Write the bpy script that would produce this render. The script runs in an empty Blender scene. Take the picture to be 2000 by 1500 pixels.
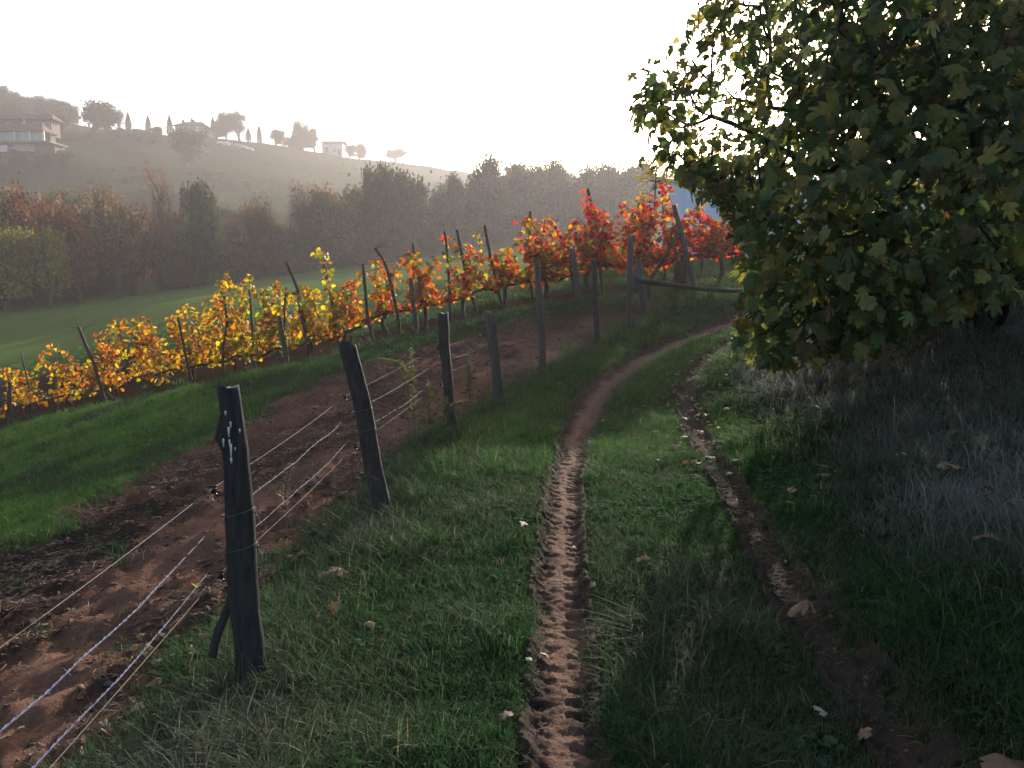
import bpy, math, random
import numpy as np
from mathutils import Matrix, Vector, Quaternion

random.seed(7)
RNG = np.random.default_rng(11)
SC = bpy.context.scene
COL = SC.collection

# ---------------------------------------------------------------- camera
F_PX, W_PX, H_PX = 1560.0, 2000.0, 1500.0
EYE = np.array([0.0, 0.0, 1.6])
PITCH = math.atan((750 - 560) / F_PX)
cam_d = bpy.data.cameras.new("camera")
cam_d.sensor_width = 36.0
cam_d.lens = 36.0 * F_PX / W_PX
cam_d.clip_start = 0.05
cam_d.clip_end = 5000.0
cam = bpy.data.objects.new("camera", cam_d)
COL.objects.link(cam)
cam.location = EYE
cam.rotation_euler = (math.pi / 2 - PITCH, 0, 0)
SC.camera = cam

# ---------------------------------------------------------------- sky and sun
SUN_EL, SUN_AZ = 16.6, 21.0            # degrees; azimuth to the right of the view axis
SUN_STRENGTH, SKY_STRENGTH, EXPOSURE = 5.0, 0.120, 1.22
HAZE_DENSITY = 0.00105
world = bpy.data.worlds.new("World")
SC.world = world
world.use_nodes = True
wt = world.node_tree
wt.nodes.clear()
wo = wt.nodes.new("ShaderNodeOutputWorld")
wb = wt.nodes.new("ShaderNodeBackground")
sky = wt.nodes.new("ShaderNodeTexSky")
sky.sky_type = 'NISHITA'
sky.sun_disc = False
sky.sun_elevation = math.radians(SUN_EL)
sky.sun_rotation = math.radians(SUN_AZ)
sky.altitude = 100
sky.air_density = 1.0
sky.dust_density = 4.0
sky.ozone_density = 1.0
wb.inputs["Strength"].default_value = SKY_STRENGTH
wt.links.new(sky.outputs[0], wb.inputs["Color"])
wt.links.new(wb.outputs[0], wo.inputs["Surface"])

sun_d = bpy.data.lights.new("sun", 'SUN')
sun_d.energy = SUN_STRENGTH
sun_d.angle = math.radians(0.6)
sun_d.color = (1.0, 0.92, 0.83)
sun = bpy.data.objects.new("sun", sun_d)
COL.objects.link(sun)
_az, _el = math.radians(SUN_AZ), math.radians(SUN_EL)
SUN_DIR = Vector((math.sin(_az) * math.cos(_el), math.cos(_az) * math.cos(_el), math.sin(_el)))
sun.rotation_euler = SUN_DIR.to_track_quat('Z', 'Y').to_euler()
sun.location = SUN_DIR * 60

SC.view_settings.view_transform = 'Standard'
SC.view_settings.look = 'None'
SC.view_settings.exposure = EXPOSURE
SC.view_settings.gamma = 1.0
SC.view_settings.use_curve_mapping = False
SC.render.engine = 'CYCLES'
cy = SC.cycles
cy.use_denoising = True
cy.use_adaptive_sampling = True
cy.adaptive_threshold = 0.02
try:
    cy.denoiser = 'OPENIMAGEDENOISE'
except Exception:
    pass
cy.max_bounces = 4
cy.diffuse_bounces = 2
cy.glossy_bounces = 2
cy.transmission_bounces = 2
cy.transparent_max_bounces = 4
cy.volume_bounces = 0
cy.sample_clamp_indirect = 6.0
cy.caustics_reflective = False
cy.caustics_refractive = False

# ---------------------------------------------------------------- helpers
_cp, _sp = math.cos(PITCH), math.sin(PITCH)

def ray(u, v):
    cx, cyy = (u - 1000) / F_PX, (750 - v) / F_PX
    return np.array([cx, _cp + _sp * cyy, -_sp + _cp * cyy])

def at(u, v, Y):
    """The world point at forward distance Y seen at photograph position (u, v)."""
    d = ray(u, v)
    return EYE + d * (Y / d[1])

def _hash(ix, iy, seed):
    n = (ix.astype(np.int64) * 374761393 + iy.astype(np.int64) * 668265263 + seed * 1442695041) & 0x7fffffff
    n = ((n ^ (n >> 13)) * 1274126177) & 0x7fffffff
    return ((n ^ (n >> 16)) & 0xffff) / 65535.0

def noise2(x, y, seed=0):
    x, y = np.asarray(x, float), np.asarray(y, float)
    ix, iy = np.floor(x), np.floor(y)
    fx, fy = x - ix, y - iy
    fx, fy = fx * fx * (3 - 2 * fx), fy * fy * (3 - 2 * fy)
    a, b = _hash(ix, iy, seed), _hash(ix + 1, iy, seed)
    c, d = _hash(ix, iy + 1, seed), _hash(ix + 1, iy + 1, seed)
    return (a * (1 - fx) + b * fx) * (1 - fy) + (c * (1 - fx) + d * fx) * fy - 0.5

def fbm(x, y, oct=4, seed=0, gain=0.5):
    s, a = 0, 1.0
    for i in range(oct):
        s = s + a * noise2(x * 2 ** i, y * 2 ** i, seed + i * 17)
        a *= gain
    return s

def sstep(a, b, x):
    t = np.clip((np.asarray(x, float) - a) / (b - a), 0, 1)
    return t * t * (3 - 2 * t)

def link(o):
    COL.objects.link(o)
    return o

def tag(o, label=None, cat=None, group=None, kind=None):
    for k, v in (("label", label), ("category", cat), ("group", group), ("kind", kind)):
        if v:
            o[k] = v
    return o

def np_mesh(name, V, F, mats=(), smooth=True, attrs=None):
    """A mesh from vertex and (uniform) face arrays; attrs: {name: array (n,) or (n,3)} on points."""
    me = bpy.data.meshes.new(name)
    V = np.ascontiguousarray(V, dtype=np.float32)
    if isinstance(F, list):
        me.from_pydata(V.tolist(), [], F)
    else:
        F = np.ascontiguousarray(F, dtype=np.int32)
        n, k = F.shape
        me.vertices.add(len(V)); me.vertices.foreach_set("co", V.ravel())
        me.loops.add(n * k); me.loops.foreach_set("vertex_index", F.ravel())
        me.polygons.add(n); me.polygons.foreach_set("loop_start", np.arange(0, n * k, k, dtype=np.int32))
        me.update(calc_edges=True)
    me.validate()
    if smooth and len(me.polygons):
        me.polygons.foreach_set("use_smooth", np.ones(len(me.polygons), dtype=bool))
    for nm, arr in (attrs or {}).items():
        arr = np.asarray(arr, dtype=np.float32)
        if arr.ndim == 1:
            a = me.attributes.new(nm, 'FLOAT', 'POINT'); a.data.foreach_set("value", arr)
        else:
            a = me.attributes.new(nm, 'FLOAT_COLOR', 'POINT')
            a.data.foreach_set("color", np.hstack([arr, np.ones((len(arr), 1), np.float32)]).ravel())
    for m in (mats if isinstance(mats, (list, tuple)) else [mats]):
        me.materials.append(m)
    return me

def thing(name, label, cat, loc=(0, 0, 0), group=None):
    o = bpy.data.objects.new(name, None)
    o.empty_display_size = 0.2
    link(o)
    o.location = loc
    return tag(o, label, cat, group)

def obj(name, V, F, mat, parent=None, smooth=True, attrs=None, origin=None):
    """One mesh object given in world coordinates; a child is stored relative to its (unrotated) parent."""
    V = np.asarray(V, float)
    off = np.array(parent.location) if parent is not None else np.array(origin if origin is not None else (0, 0, 0))
    if parent is not None and parent.parent is not None:
        off = off + np.array(parent.parent.location)
    o = bpy.data.objects.new(name, np_mesh(name, V - off, F, mat, smooth, attrs))
    link(o)
    if parent is not None:
        o.parent = parent
    elif origin is not None:
        o.location = origin
    return o

class Geo:
    """Collects pieces of one mesh."""
    def __init__(s):
        s.v, s.f, s.n = [], [], 0
    def add(s, V, F):
        V = np.asarray(V, float).reshape(-1, 3)
        s.v.append(V)
        for f in F:
            s.f.append([int(i) + s.n for i in f])
        s.n += len(V)
        return s
    def box(s, lo, hi):
        x0, y0, z0 = lo; x1, y1, z1 = hi
        V = [(x0, y0, z0), (x1, y0, z0), (x1, y1, z0), (x0, y1, z0), (x0, y0, z1), (x1, y0, z1), (x1, y1, z1), (x0, y1, z1)]
        return s.add(V, [(0, 3, 2, 1), (4, 5, 6, 7), (0, 1, 5, 4), (1, 2, 6, 5), (2, 3, 7, 6), (3, 0, 4, 7)])
    def tube(s, P, R, n=6, cap=True):
        V, F = tube(P, R, n, cap)
        return s.add(V, F)
    def V(s):
        return np.vstack(s.v)
    def build(s, name, mat, parent=None, **k):
        return obj(name, s.V(), s.f, mat, parent, **k)

def tube(P, R, n=6, cap=True, wob=0.0, seed=0):
    P = np.asarray(P, float)
    m = len(P)
    R = np.full(m, R) if np.isscalar(R) else np.asarray(R, float)
    T = np.gradient(P, axis=0)
    T /= np.linalg.norm(T, axis=1, keepdims=True) + 1e-12
    ref = np.array([1.0, 0, 0]) if abs(T[0][0]) < 0.8 else np.array([0, 1.0, 0])
    A = np.zeros((m, 3))
    a = np.cross(T[0], ref); a /= np.linalg.norm(a)
    for i in range(m):
        a = a - T[i] * np.dot(a, T[i])
        a /= np.linalg.norm(a) + 1e-12
        A[i] = a
    B = np.cross(T, A)
    ang = np.linspace(0, 2 * math.pi, n, endpoint=False)
    rr = R[:, None] * np.ones((1, n))
    if wob:
        r = np.random.default_rng(seed)
        col = r.normal(0, wob, n)
        rr = rr * (1 + col[None, :] + r.normal(0, wob * 0.6, (m, n)))
    V = P[:, None, :] + rr[:, :, None] * (np.cos(ang)[None, :, None] * A[:, None, :] + np.sin(ang)[None, :, None] * B[:, None, :])
    F = []
    for i in range(m - 1):
        for j in range(n):
            k = (j + 1) % n
            F.append((i * n + j, i * n + k, (i + 1) * n + k, (i + 1) * n + j))
    V = V.reshape(-1, 3)
    if cap:
        F.append(tuple(range(n - 1, -1, -1)))
        F.append(tuple((m - 1) * n + j for j in range(n)))
    return V, F

def curve_pts(P, n):
    """Catmull-Rom through P, n samples per span."""
    P = np.asarray(P, float)
    Q = np.vstack([2 * P[0] - P[1], P, 2 * P[-1] - P[-2]])
    out = []
    for i in range(1, len(Q) - 2):
        for t in np.linspace(0, 1, n, endpoint=False):
            a, b, c, d = Q[i - 1], Q[i], Q[i + 1], Q[i + 2]
            out.append(0.5 * (2 * b + (c - a) * t + (2 * a - 5 * b + 4 * c - d) * t * t + (3 * b - a - 3 * c + d) * t ** 3))
    out.append(P[-1])
    return np.array(out)

# ---------------------------------------------------------------- materials
def new_mat(name):
    m = bpy.data.materials.new(name)
    m.use_nodes = True
    nt = m.node_tree
    nt.nodes.clear()
    return m, nt, nt.nodes.new("ShaderNodeOutputMaterial")

def N(nt, typ, **k):
    n = nt.nodes.new(typ)
    for a, b in k.items():
        setattr(n, a, b)
    return n

def mixc(nt, fac, a, b, mode='MIX'):
    n = nt.nodes.new("ShaderNodeMix")
    n.data_type = 'RGBA'
    n.blend_type = mode
    for s, val in ((n.inputs[0], fac), (n.inputs[6], a), (n.inputs[7], b)):
        if hasattr(val, "is_linked"):
            nt.links.new(val, s)
        elif isinstance(val, (int, float)):
            s.default_value = val
        else:
            s.default_value = (*val, 1)
    return n.outputs[2]

def math_n(nt, op, a, b=0.0, clamp=False):
    n = nt.nodes.new("ShaderNodeMath")
    n.operation = op
    n.use_clamp = clamp
    for s, val in ((n.inputs[0], a), (n.inputs[1], b)):
        if hasattr(val, "is_linked"):
            nt.links.new(val, s)
        else:
            s.default_value = val
    return n.outputs[0]

def noise_n(nt, scale, detail=4, rough=0.6, vec=None, stretch=None):
    n = nt.nodes.new("ShaderNodeTexNoise")
    n.inputs["Scale"].default_value = scale
    n.inputs["Detail"].default_value = detail
    n.inputs["Roughness"].default_value = rough
    if vec is None:
        g = nt.nodes.new("ShaderNodeNewGeometry"); vec = g.outputs["Position"]
    if stretch:
        mp = nt.nodes.new("ShaderNodeMapping")
        mp.inputs["Scale"].default_value = stretch
        nt.links.new(vec, mp.inputs[0]); vec = mp.outputs[0]
    nt.links.new(vec, n.inputs["Vector"])
    return n.outputs[0]

def ramp(nt, fac, lo, hi):
    n = nt.nodes.new("ShaderNodeMapRange")
    n.inputs[1].default_value, n.inputs[2].default_value = lo, hi
    nt.links.new(fac, n.inputs[0])
    return n.outputs[0]

def bump(nt, height, strength, dist):
    b = nt.nodes.new("ShaderNodeBump")
    b.inputs["Strength"].default_value = strength
    b.inputs["Distance"].default_value = dist
    nt.links.new(height, b.inputs["Height"])
    return b.outputs[0]

def plain(name, c1, c2, scale=8.0, rough=0.85, stretch=None, bump_d=0.0, objspace=False, metal=0.0, spec=0.3):
    """Two-tone noisy surface."""
    m, nt, out = new_mat(name)
    p = nt.nodes.new("ShaderNodeBsdfPrincipled")
    vec = None
    if objspace:
        vec = nt.nodes.new("ShaderNodeTexCoord").outputs["Object"]
    nz = noise_n(nt, scale, 5, 0.65, vec, stretch)
    nt.links.new(mixc(nt, ramp(nt, nz, 0.3, 0.7), c1, c2), p.inputs["Base Color"])
    p.inputs["Roughness"].default_value = rough
    p.inputs["Metallic"].default_value = metal
    p.inputs["Specular IOR Level"].default_value = spec
    if bump_d:
        nt.links.new(bump(nt, nz, 1.0, bump_d), p.inputs["Normal"])
    nt.links.new(p.outputs[0], out.inputs[0])
    return m

def leaf_mat(name, source, trans=0.5, rough=0.55, spec=0.25, var=0.35, sat_trans=1.25):
    """Leaf blades: reflecting on the lit side, glowing through on the other. source: 'attr' (Col), 'object' (Object Info colour * shade)."""
    m, nt, out = new_mat(name)
    p = nt.nodes.new("ShaderNodeBsdfPrincipled")
    t = nt.nodes.new("ShaderNodeBsdfTranslucent")
    mx = nt.nodes.new("ShaderNodeMixShader")
    if isinstance(source, tuple):
        sh = N(nt, "ShaderNodeAttribute", attribute_name="shade").outputs["Fac"]
        cs = nt.nodes.new("ShaderNodeVectorMath"); cs.operation = 'SCALE'
        cs.inputs[0].default_value = source
        nt.links.new(sh, cs.inputs["Scale"])
        col = cs.outputs[0]
    elif source == 'attr':
        col = N(nt, "ShaderNodeAttribute", attribute_name="Col").outputs["Color"]
    else:
        oi = nt.nodes.new("ShaderNodeObjectInfo")
        sh = N(nt, "ShaderNodeAttribute", attribute_name="shade").outputs["Fac"]
        cs = nt.nodes.new("ShaderNodeVectorMath"); cs.operation = 'SCALE'
        nt.links.new(oi.outputs["Color"], cs.inputs[0]); nt.links.new(sh, cs.inputs["Scale"])
        col = cs.outputs[0]
    nz = noise_n(nt, 30.0, 3)
    col = mixc(nt, var, col, mixc(nt, ramp(nt, nz, 0.3, 0.7), (0.35, 0.35, 0.35), (1.5, 1.45, 1.3)), 'MULTIPLY')
    nt.links.new(col, p.inputs["Base Color"])
    p.inputs["Roughness"].default_value = rough
    p.inputs["Specular IOR Level"].default_value = spec
    hs = nt.nodes.new("ShaderNodeHueSaturation")
    hs.inputs["Saturation"].default_value = sat_trans
    hs.inputs["Value"].default_value = 1.25
    nt.links.new(col, hs.inputs["Color"])
    nt.links.new(hs.outputs[0], t.inputs["Color"])
    mx.inputs[0].default_value = trans
    nt.links.new(p.outputs[0], mx.inputs[1]); nt.links.new(t.outputs[0], mx.inputs[2])
    nt.links.new(mx.outputs[0], out.inputs[0])
    return m

# ---------------------------------------------------------------- terrain
C0 = 4.0
PX = [  # (u, v, distance) readings of the ground
    (490, 1330, 3.37), (745, 1000, 5.9), (885, 850, 8.2), (970, 790, 10.4), (1060, 725, 12.2), (1165, 675, 14.0), (1228, 645, 15.2),
    (1105, 1500, 2.66), (1100, 1100, 4.62), (1105, 950, 6.35), (1145, 800, 10.1), (1210, 715, 12.9), (1320, 665, 14.3), (1440, 622, 15.6), (1560, 592, 16.8),
    (1800, 1480, 2.72), (1470, 1030, 5.35), (1345, 820, 9.4), (1380, 700, 11.8), (1450, 650, 13.6),
    (0, 1450, 3.3), (0, 1060, 7.5), (0, 960, 11.2), (0, 850, 18.6), (430, 830, 11.2), (640, 730, 13.4), (870, 665, 14.7), (1060, 625, 15.4),
    (0, 830, 21.6), (200, 782, 19.6), (450, 726, 17.4), (640, 690, 16.6), (900, 622, 16.6), (1160, 572, 17.0), (1340, 549, 18.2), (1430, 580, 17.0),
    (-300, 900, 24.0), (-300, 700, 36.0), (-300, 625, 62.0), (-300, 1100, 9.0),
    (100, 725, 30.0), (100, 662, 41.0), (0, 606, 65.0), (300, 655, 28.0), (300, 598, 45.0), (300, 572, 68.0),
    (640, 608, 27.0), (640, 560, 45.0), (640, 533, 73.0), (900, 570, 25.0), (900, 525, 45.0), (900, 490, 90.0), (1000, 470, 100.0),
    (1240, 500, 45.0), (1240, 455, 110.0), (1600, 520, 26.0), (1600, 490, 50.0), (1600, 450, 130.0), (2100, 500, 30.0), (2100, 440, 130.0),
    (1700, 745, 8.4), (1850, 642, 9.4), (2000, 604, 9.0), (2000, 900, 4.8), (2000, 1200, 3.1), (1560, 720, 9.6), (2300, 480, 11.0), (2400, 700, 5.0), (1750, 560, 14.0), (2050, 530, 16.0),
    (-300, 560, 90), (-300, 430, 122), (-300, 330, 155), (-300, 300, 170), (-300, 235, 215), (-300, 185, 240), (-300, 215, 320), (-300, 250, 450),
    (0, 570, 85), (0, 430, 124), (0, 330, 157), (0, 301, 170), (0, 250, 212), (0, 206, 240), (0, 235, 320), (0, 270, 450),
    (150, 262, 205), (150, 252, 250), (150, 285, 400),
    (300, 558, 80), (300, 480, 104), (300, 400, 134), (300, 322, 180), (300, 275, 218), (300, 288, 300), (300, 310, 450),
    (460, 530, 84), (460, 400, 145), (460, 330, 195), (460, 276, 240), (460, 292, 320), (460, 320, 480),
    (640, 520, 82), (640, 480, 106), (640, 400, 152), (640, 340, 220), (640, 302, 272), (640, 320, 350), (640, 340, 500),
    (830, 495, 100), (830, 450, 130), (830, 400, 180), (830, 355, 250), (830, 324, 330), (830, 345, 450),
    (1000, 430, 150), (1000, 395, 220), (1000, 360, 340), (1000, 370, 550), (1240, 430, 160), (1240, 410, 300), (1240, 410, 550),
    (1600, 430, 300), (2100, 420, 300), (1600, 430, 550), (2100, 430, 550), (2700, 400, 200), (2700, 420, 500),
]
WP = [(0, 0, 0), (-1.2, 0, -0.05), (1.3, 0, 0.03), (3.0, 0, 0.35), (-3.5, 0, -0.42), (0, -2, -0.02), (4, -2, 0.5), (-4, -2, -0.5), (-7, 4, -0.95), (8.5, 8, 2.6), (10, 14, 3.0), (7, 3, 1.6), (9, 20, 2.6), (20, 20, 4.5), (16, 8, 5.0), (-14, 8, -2.0), (-24, 14, -3.4)]
_pts = np.array([at(*p) for p in PX] + [np.array(p, float) for p in WP])

def _par(x, y):
    y = np.maximum(np.asarray(y, float), -3.0)
    x = np.asarray(x, float)
    d = y + C0
    return np.clip(x / d, -2.4, 2.4) * 1.4, np.log(d)

def _tps(r2):
    return np.where(r2 > 1e-12, 0.5 * r2 * np.log(np.maximum(r2, 1e-12)), 0.0)

_pa, _pl = _par(_pts[:, 0], _pts[:, 1])
_pe = _pts[:, 2] / (np.maximum(_pts[:, 1], -3) + C0)
_n = len(_pts)
_K = _tps((_pa[:, None] - _pa[None]) ** 2 + (_pl[:, None] - _pl[None]) ** 2) + np.eye(_n) * 4e-3
_Q = np.c_[np.ones(_n), _pa, _pl]
_sol = np.linalg.solve(np.block([[_K, _Q], [_Q.T, np.zeros((3, 3))]]), np.r_[_pe, 0, 0, 0])

def base_h(x, y):
    x, y = np.asarray(x, float), np.asarray(y, float)
    sh = np.broadcast(x, y).shape
    x, y = np.broadcast_to(x, sh).ravel(), np.broadcast_to(y, sh).ravel()
    a, l = _par(x, y)
    out = np.zeros(len(a))
    for i in range(0, len(a), 20000):
        s = slice(i, i + 20000)
        r2 = (a[s, None] - _pa[None]) ** 2 + (l[s, None] - _pl[None]) ** 2
        out[s] = _tps(r2) @ _sol[:_n] + _sol[_n] + _sol[_n + 1] * a[s] + _sol[_n + 2] * l[s]
    return (out * (np.maximum(y, -3) + C0)).reshape(sh)

def ground_at(u, v, y0=1.5, y1=60.0):
    """Where the line of sight through (u, v) first meets the ground."""
    ys = np.geomspace(y0, y1, 500)
    d = ray(u, v)
    t = ys / d[1]
    z = EYE[2] + d[2] * t
    hit = np.nonzero(z < base_h(d[0] * t, ys))[0]
    Y = ys[hit[0]] if len(hit) else y1
    p = at(u, v, Y)
    p[2] = base_h(p[0], p[1])
    return p

def seg_dist(x, y, P):
    """Signed lateral distance to polyline P (x-right positive) and arc length at the foot point."""
    best = np.full(x.shape, 1e9); side = np.zeros(x.shape); arc = np.zeros(x.shape)
    s0 = 0.0
    for a, b in zip(P[:-1], P[1:]):
        e = b - a
        L = math.hypot(*e)
        t = np.clip(((x - a[0]) * e[0] + (y - a[1]) * e[1]) / (L * L), 0, 1)
        dx, dy = x - a[0] - t * e[0], y - a[1] - t * e[1]
        d = np.hypot(dx, dy)
        m = d < best
        best = np.where(m, d, best)
        side = np.where(m, np.sign(dx * e[1] - dy * e[0]), side)
        arc = np.where(m, s0 + t * L, arc)
        s0 += L
    return best * side, arc

def px_line(px, lead=None):
    P = [ground_at(*p)[:2] for p in px]
    if lead is not None:
        P = [np.array(lead, float)] + P
    return curve_pts(np.array(P), 6)

RUT_A = px_line([(1105, 1490), (1104, 1300), (1100, 1100), (1104, 960), (1118, 870), (1148, 795), (1192, 742), (1245, 703), (1320, 667), (1400, 637), (1470, 612), (1550, 594)], lead=(0.12, -1.5))
RUT_B = px_line([(1800, 1480), (1650, 1290), (1545, 1150), (1472, 1030), (1425, 950), (1385, 885), (1350, 820), (1342, 765), (1380, 702), (1450, 652), (1540, 617)], lead=(1.35, -1.5))

# edges of the trampled strip left of the fence: upper (field side) and lower (fence side), as x over y
_up = np.array([ground_at(u, v)[:2] for u, v in [(-400, 1180), (-150, 1130), (0, 1075), (120, 1040), (250, 965), (430, 845), (640, 735), (870, 668), (1060, 628), (1180, 602), (1236, 590)]])
_lo = np.array([ground_at(u, v)[:2] for u, v in [(180, 1500), (330, 1330), (430, 1200), (560, 1080), (700, 985), (800, 900), (900, 830), (990, 768), (1090, 700), (1200, 640), (1240, 622)]])
_lo = np.vstack([[(-1.9, -1.5)], _lo])

def soil_mask(x, y):
    w = fbm(x * 1.3, y * 1.3, 3, 5) * 0.9
    du, _ = seg_dist(x, y, _up)
    dl, _ = seg_dist(x, y, _lo)
    k = 0.35 + 0.02 * y
    return sstep(-k, k, du + w * 0.7) * sstep(-k * 0.7, k * 0.7, -dl + w * 0.4) * sstep(17.5, 15.5, y)

ROW_U = np.array([-250, -60, 0, 200, 450, 640, 900, 1160, 1340, 1440, 1560])
ROW_Y = np.array([25.5, 22.4, 21.6, 19.6, 17.4, 16.6, 16.6, 17.0, 18.2, 18.8, 19.6])
def row_y(u):
    return np.interp(u, ROW_U, ROW_Y)
ROW = np.array([at(u, 600, y)[:2] for u, y in zip(ROW_U, ROW_Y)])

def row_soil(x, y):
    """Tilled strip along the vines, wide and dark at the low end."""
    d, _ = seg_dist(x, y, ROW)
    d = -d                      # positive beyond the row
    w = fbm(x * 0.9, y * 0.9, 3, 31) * 0.8
    back = np.interp(x, [-16, -9, -6, -2, 0, 4], [5.0, 4.0, 2.4, 1.0, 0.5, 0.4])
    front = np.interp(x, [-16, -9, -4, 0, 2, 5], [1.0, 0.8, 0.8, 0.5, 0.2, 0.2])
    return sstep(-front - 0.3, -front + 0.3, d + w * 0.5) * sstep(back + 0.5, back - 0.5, d + w)

def rut_masks(x, y):
    da, sa = seg_dist(x, y, RUT_A)
    db, sb = seg_dist(x, y, RUT_B)
    return da, sa, db, sb

def height(x, y):
    """Finished ground height without the ruts."""
    near = sstep(60, 20, y)
    z = base_h(x, y) + near * (fbm(x * 0.8, y * 0.8, 3, 3) * 0.07) + sstep(70, 130, y) * fbm(np.asarray(x) * 0.05, np.asarray(y) * 0.05, 3, 51) * 2.0
    return z

_da = np.linspace(-1.28, 1.28, 461)
_dl = np.linspace(math.log(C0 - 2.6), math.log(640.0 + C0), 640)
_A, _L = np.meshgrid(_da, _dl, indexing='ij')
GY = np.exp(_L) - C0
GX = _A * (GY + C0)
gx, gy = GX.ravel(), GY.ravel()
nearm = gy < 30
da = np.full(gx.shape, 9.0); db = da.copy(); soil = np.zeros(gx.shape)
da[nearm], _, db[nearm], _ = rut_masks(gx[nearm], gy[nearm])
soil[nearm] = soil_mask(gx[nearm], gy[nearm])
rows = np.zeros(gx.shape)
m2 = gy < 34
rows[m2] = row_soil(gx[m2], gy[m2])
gz = height(gx, gy)
rough = np.clip(soil + rows, 0, 1)
gz += rough * sstep(30, 12, gy) * (fbm(gx * 5.0, gy * 5.0, 4, 41, 0.7) * 0.085)
_wd = 1 + 0.7 * sstep(7.0, 12.0, gy)
gz -= 0.10 * sstep(0.185, 0.11, np.abs(da) / _wd) + 0.07 * sstep(0.14, 0.08, np.abs(db))
_ni, _nj = GX.shape
_id = np.arange(_ni * _nj).reshape(_ni, _nj)
_F = np.stack([_id[:-1, :-1], _id[1:, :-1], _id[1:, 1:], _id[:-1, 1:]], -1).reshape(-1, 4)
dry = np.clip(fbm(gx * 0.35, gy * 0.35, 4, 61) * 1.6 + 0.35, 0, 1)
# worn sandy lane inside the strip, trodden along the wires
LANE = np.array([ground_at(u, v)[:2] for u, v in [(-60, 1480), (60, 1340), (220, 1190), (340, 1085), (450, 1010), (560, 950), (650, 905), (760, 855), (900, 775), (1000, 720), (1100, 672), (1190, 630)]])
lane = np.zeros(gx.shape)
_ld, _ = seg_dist(gx[nearm], gy[nearm], LANE)
humus = np.zeros(gx.shape)
humus[nearm] = sstep(0.35, 1.0, -_ld + fbm(gx[nearm] * 1.5, gy[nearm] * 1.5, 3, 73) * 0.8) * sstep(10.5, 6.5, gy[nearm])
lane[nearm] = sstep(0.42, 0.1, np.abs(_ld) + fbm(gx[nearm] * 2.2, gy[nearm] * 2.2, 3, 71) * 0.35)

def ground_material():
    m, nt, out = new_mat("ground_earth_and_turf")
    p = nt.nodes.new("ShaderNodeBsdfPrincipled")
    A = lambda n: N(nt, "ShaderNodeAttribute", attribute_name=n).outputs["Fac"]
    n1 = noise_n(nt, 3.0, 6, 0.65); n2 = noise_n(nt, 22.0, 5, 0.7); n3 = noise_n(nt, 0.35, 5, 0.6); n4 = noise_n(nt, 0.06, 4, 0.6)
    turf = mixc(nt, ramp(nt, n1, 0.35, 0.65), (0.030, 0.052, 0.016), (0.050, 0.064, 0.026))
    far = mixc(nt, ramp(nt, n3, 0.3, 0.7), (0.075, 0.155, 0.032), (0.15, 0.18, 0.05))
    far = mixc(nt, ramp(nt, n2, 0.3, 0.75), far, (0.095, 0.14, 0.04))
    hill = mixc(nt, ramp(nt, n4, 0.35, 0.65), (0.040, 0.070, 0.018), (0.056, 0.044, 0.027))
    hill = mixc(nt, ramp(nt, n3, 0.4, 0.75), hill, (0.028, 0.036, 0.017))
    hill = mixc(nt, ramp(nt, noise_n(nt, 1.0, 5, 0.6, None, (0.018, 0.10, 0.02)), 0.45, 0.62), hill, (0.052, 0.040, 0.026))
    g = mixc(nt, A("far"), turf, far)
    g = mixc(nt, A("hill"), g, hill)
    so = mixc(nt, ramp(nt, n1, 0.35, 0.65), (0.30, 0.155, 0.110), (0.18, 0.10, 0.075))
    so = mixc(nt, ramp(nt, n2, 0.50, 0.80), so, (0.045, 0.032, 0.027))
    so = mixc(nt, ramp(nt, noise_n(nt, 0.9, 4, 0.6), 0.52, 0.7), so, mixc(nt, ramp(nt, n2, 0.35, 0.65), (0.085, 0.058, 0.046), (0.045, 0.033, 0.028)))
    so = mixc(nt, A("lane"), so, mixc(nt, ramp(nt, n2, 0.3, 0.7), (0.34, 0.19, 0.135), (0.22, 0.125, 0.092)))
    so = mixc(nt, A("humus"), so, mixc(nt, ramp(nt, n2, 0.3, 0.7), (0.095, 0.066, 0.052), (0.050, 0.037, 0.031)))
    col = mixc(nt, A("soil"), g, so)
    dark = mixc(nt, ramp(nt, n2, 0.3, 0.7), (0.075, 0.042, 0.030), (0.045, 0.030, 0.024))
    col = mixc(nt, A("rows"), col, dark)
    nt.links.new(col, p.inputs["Base Color"])
    p.inputs["Roughness"].default_value = 0.95
    p.inputs["Specular IOR Level"].default_value = 0.0
    bn = math_n(nt, 'ADD', noise_n(nt, 12.0, 6, 0.75), math_n(nt, 'MULTIPLY', noise_n(nt, 48.0, 5, 0.75), 0.45))
    nt.links.new(bump(nt, bn, 1.0, 0.09), p.inputs["Normal"])
    nt.links.new(p.outputs[0], out.inputs[0])
    return m

M_GROUND = ground_material()
ground = obj("ground", np.c_[gx, gy, gz], _F, M_GROUND, attrs={
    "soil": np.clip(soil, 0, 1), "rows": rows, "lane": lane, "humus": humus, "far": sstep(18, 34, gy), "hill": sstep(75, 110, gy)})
tag(ground, "sloping ground of turf and bare reddish soil", "ground", kind="structure")

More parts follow.
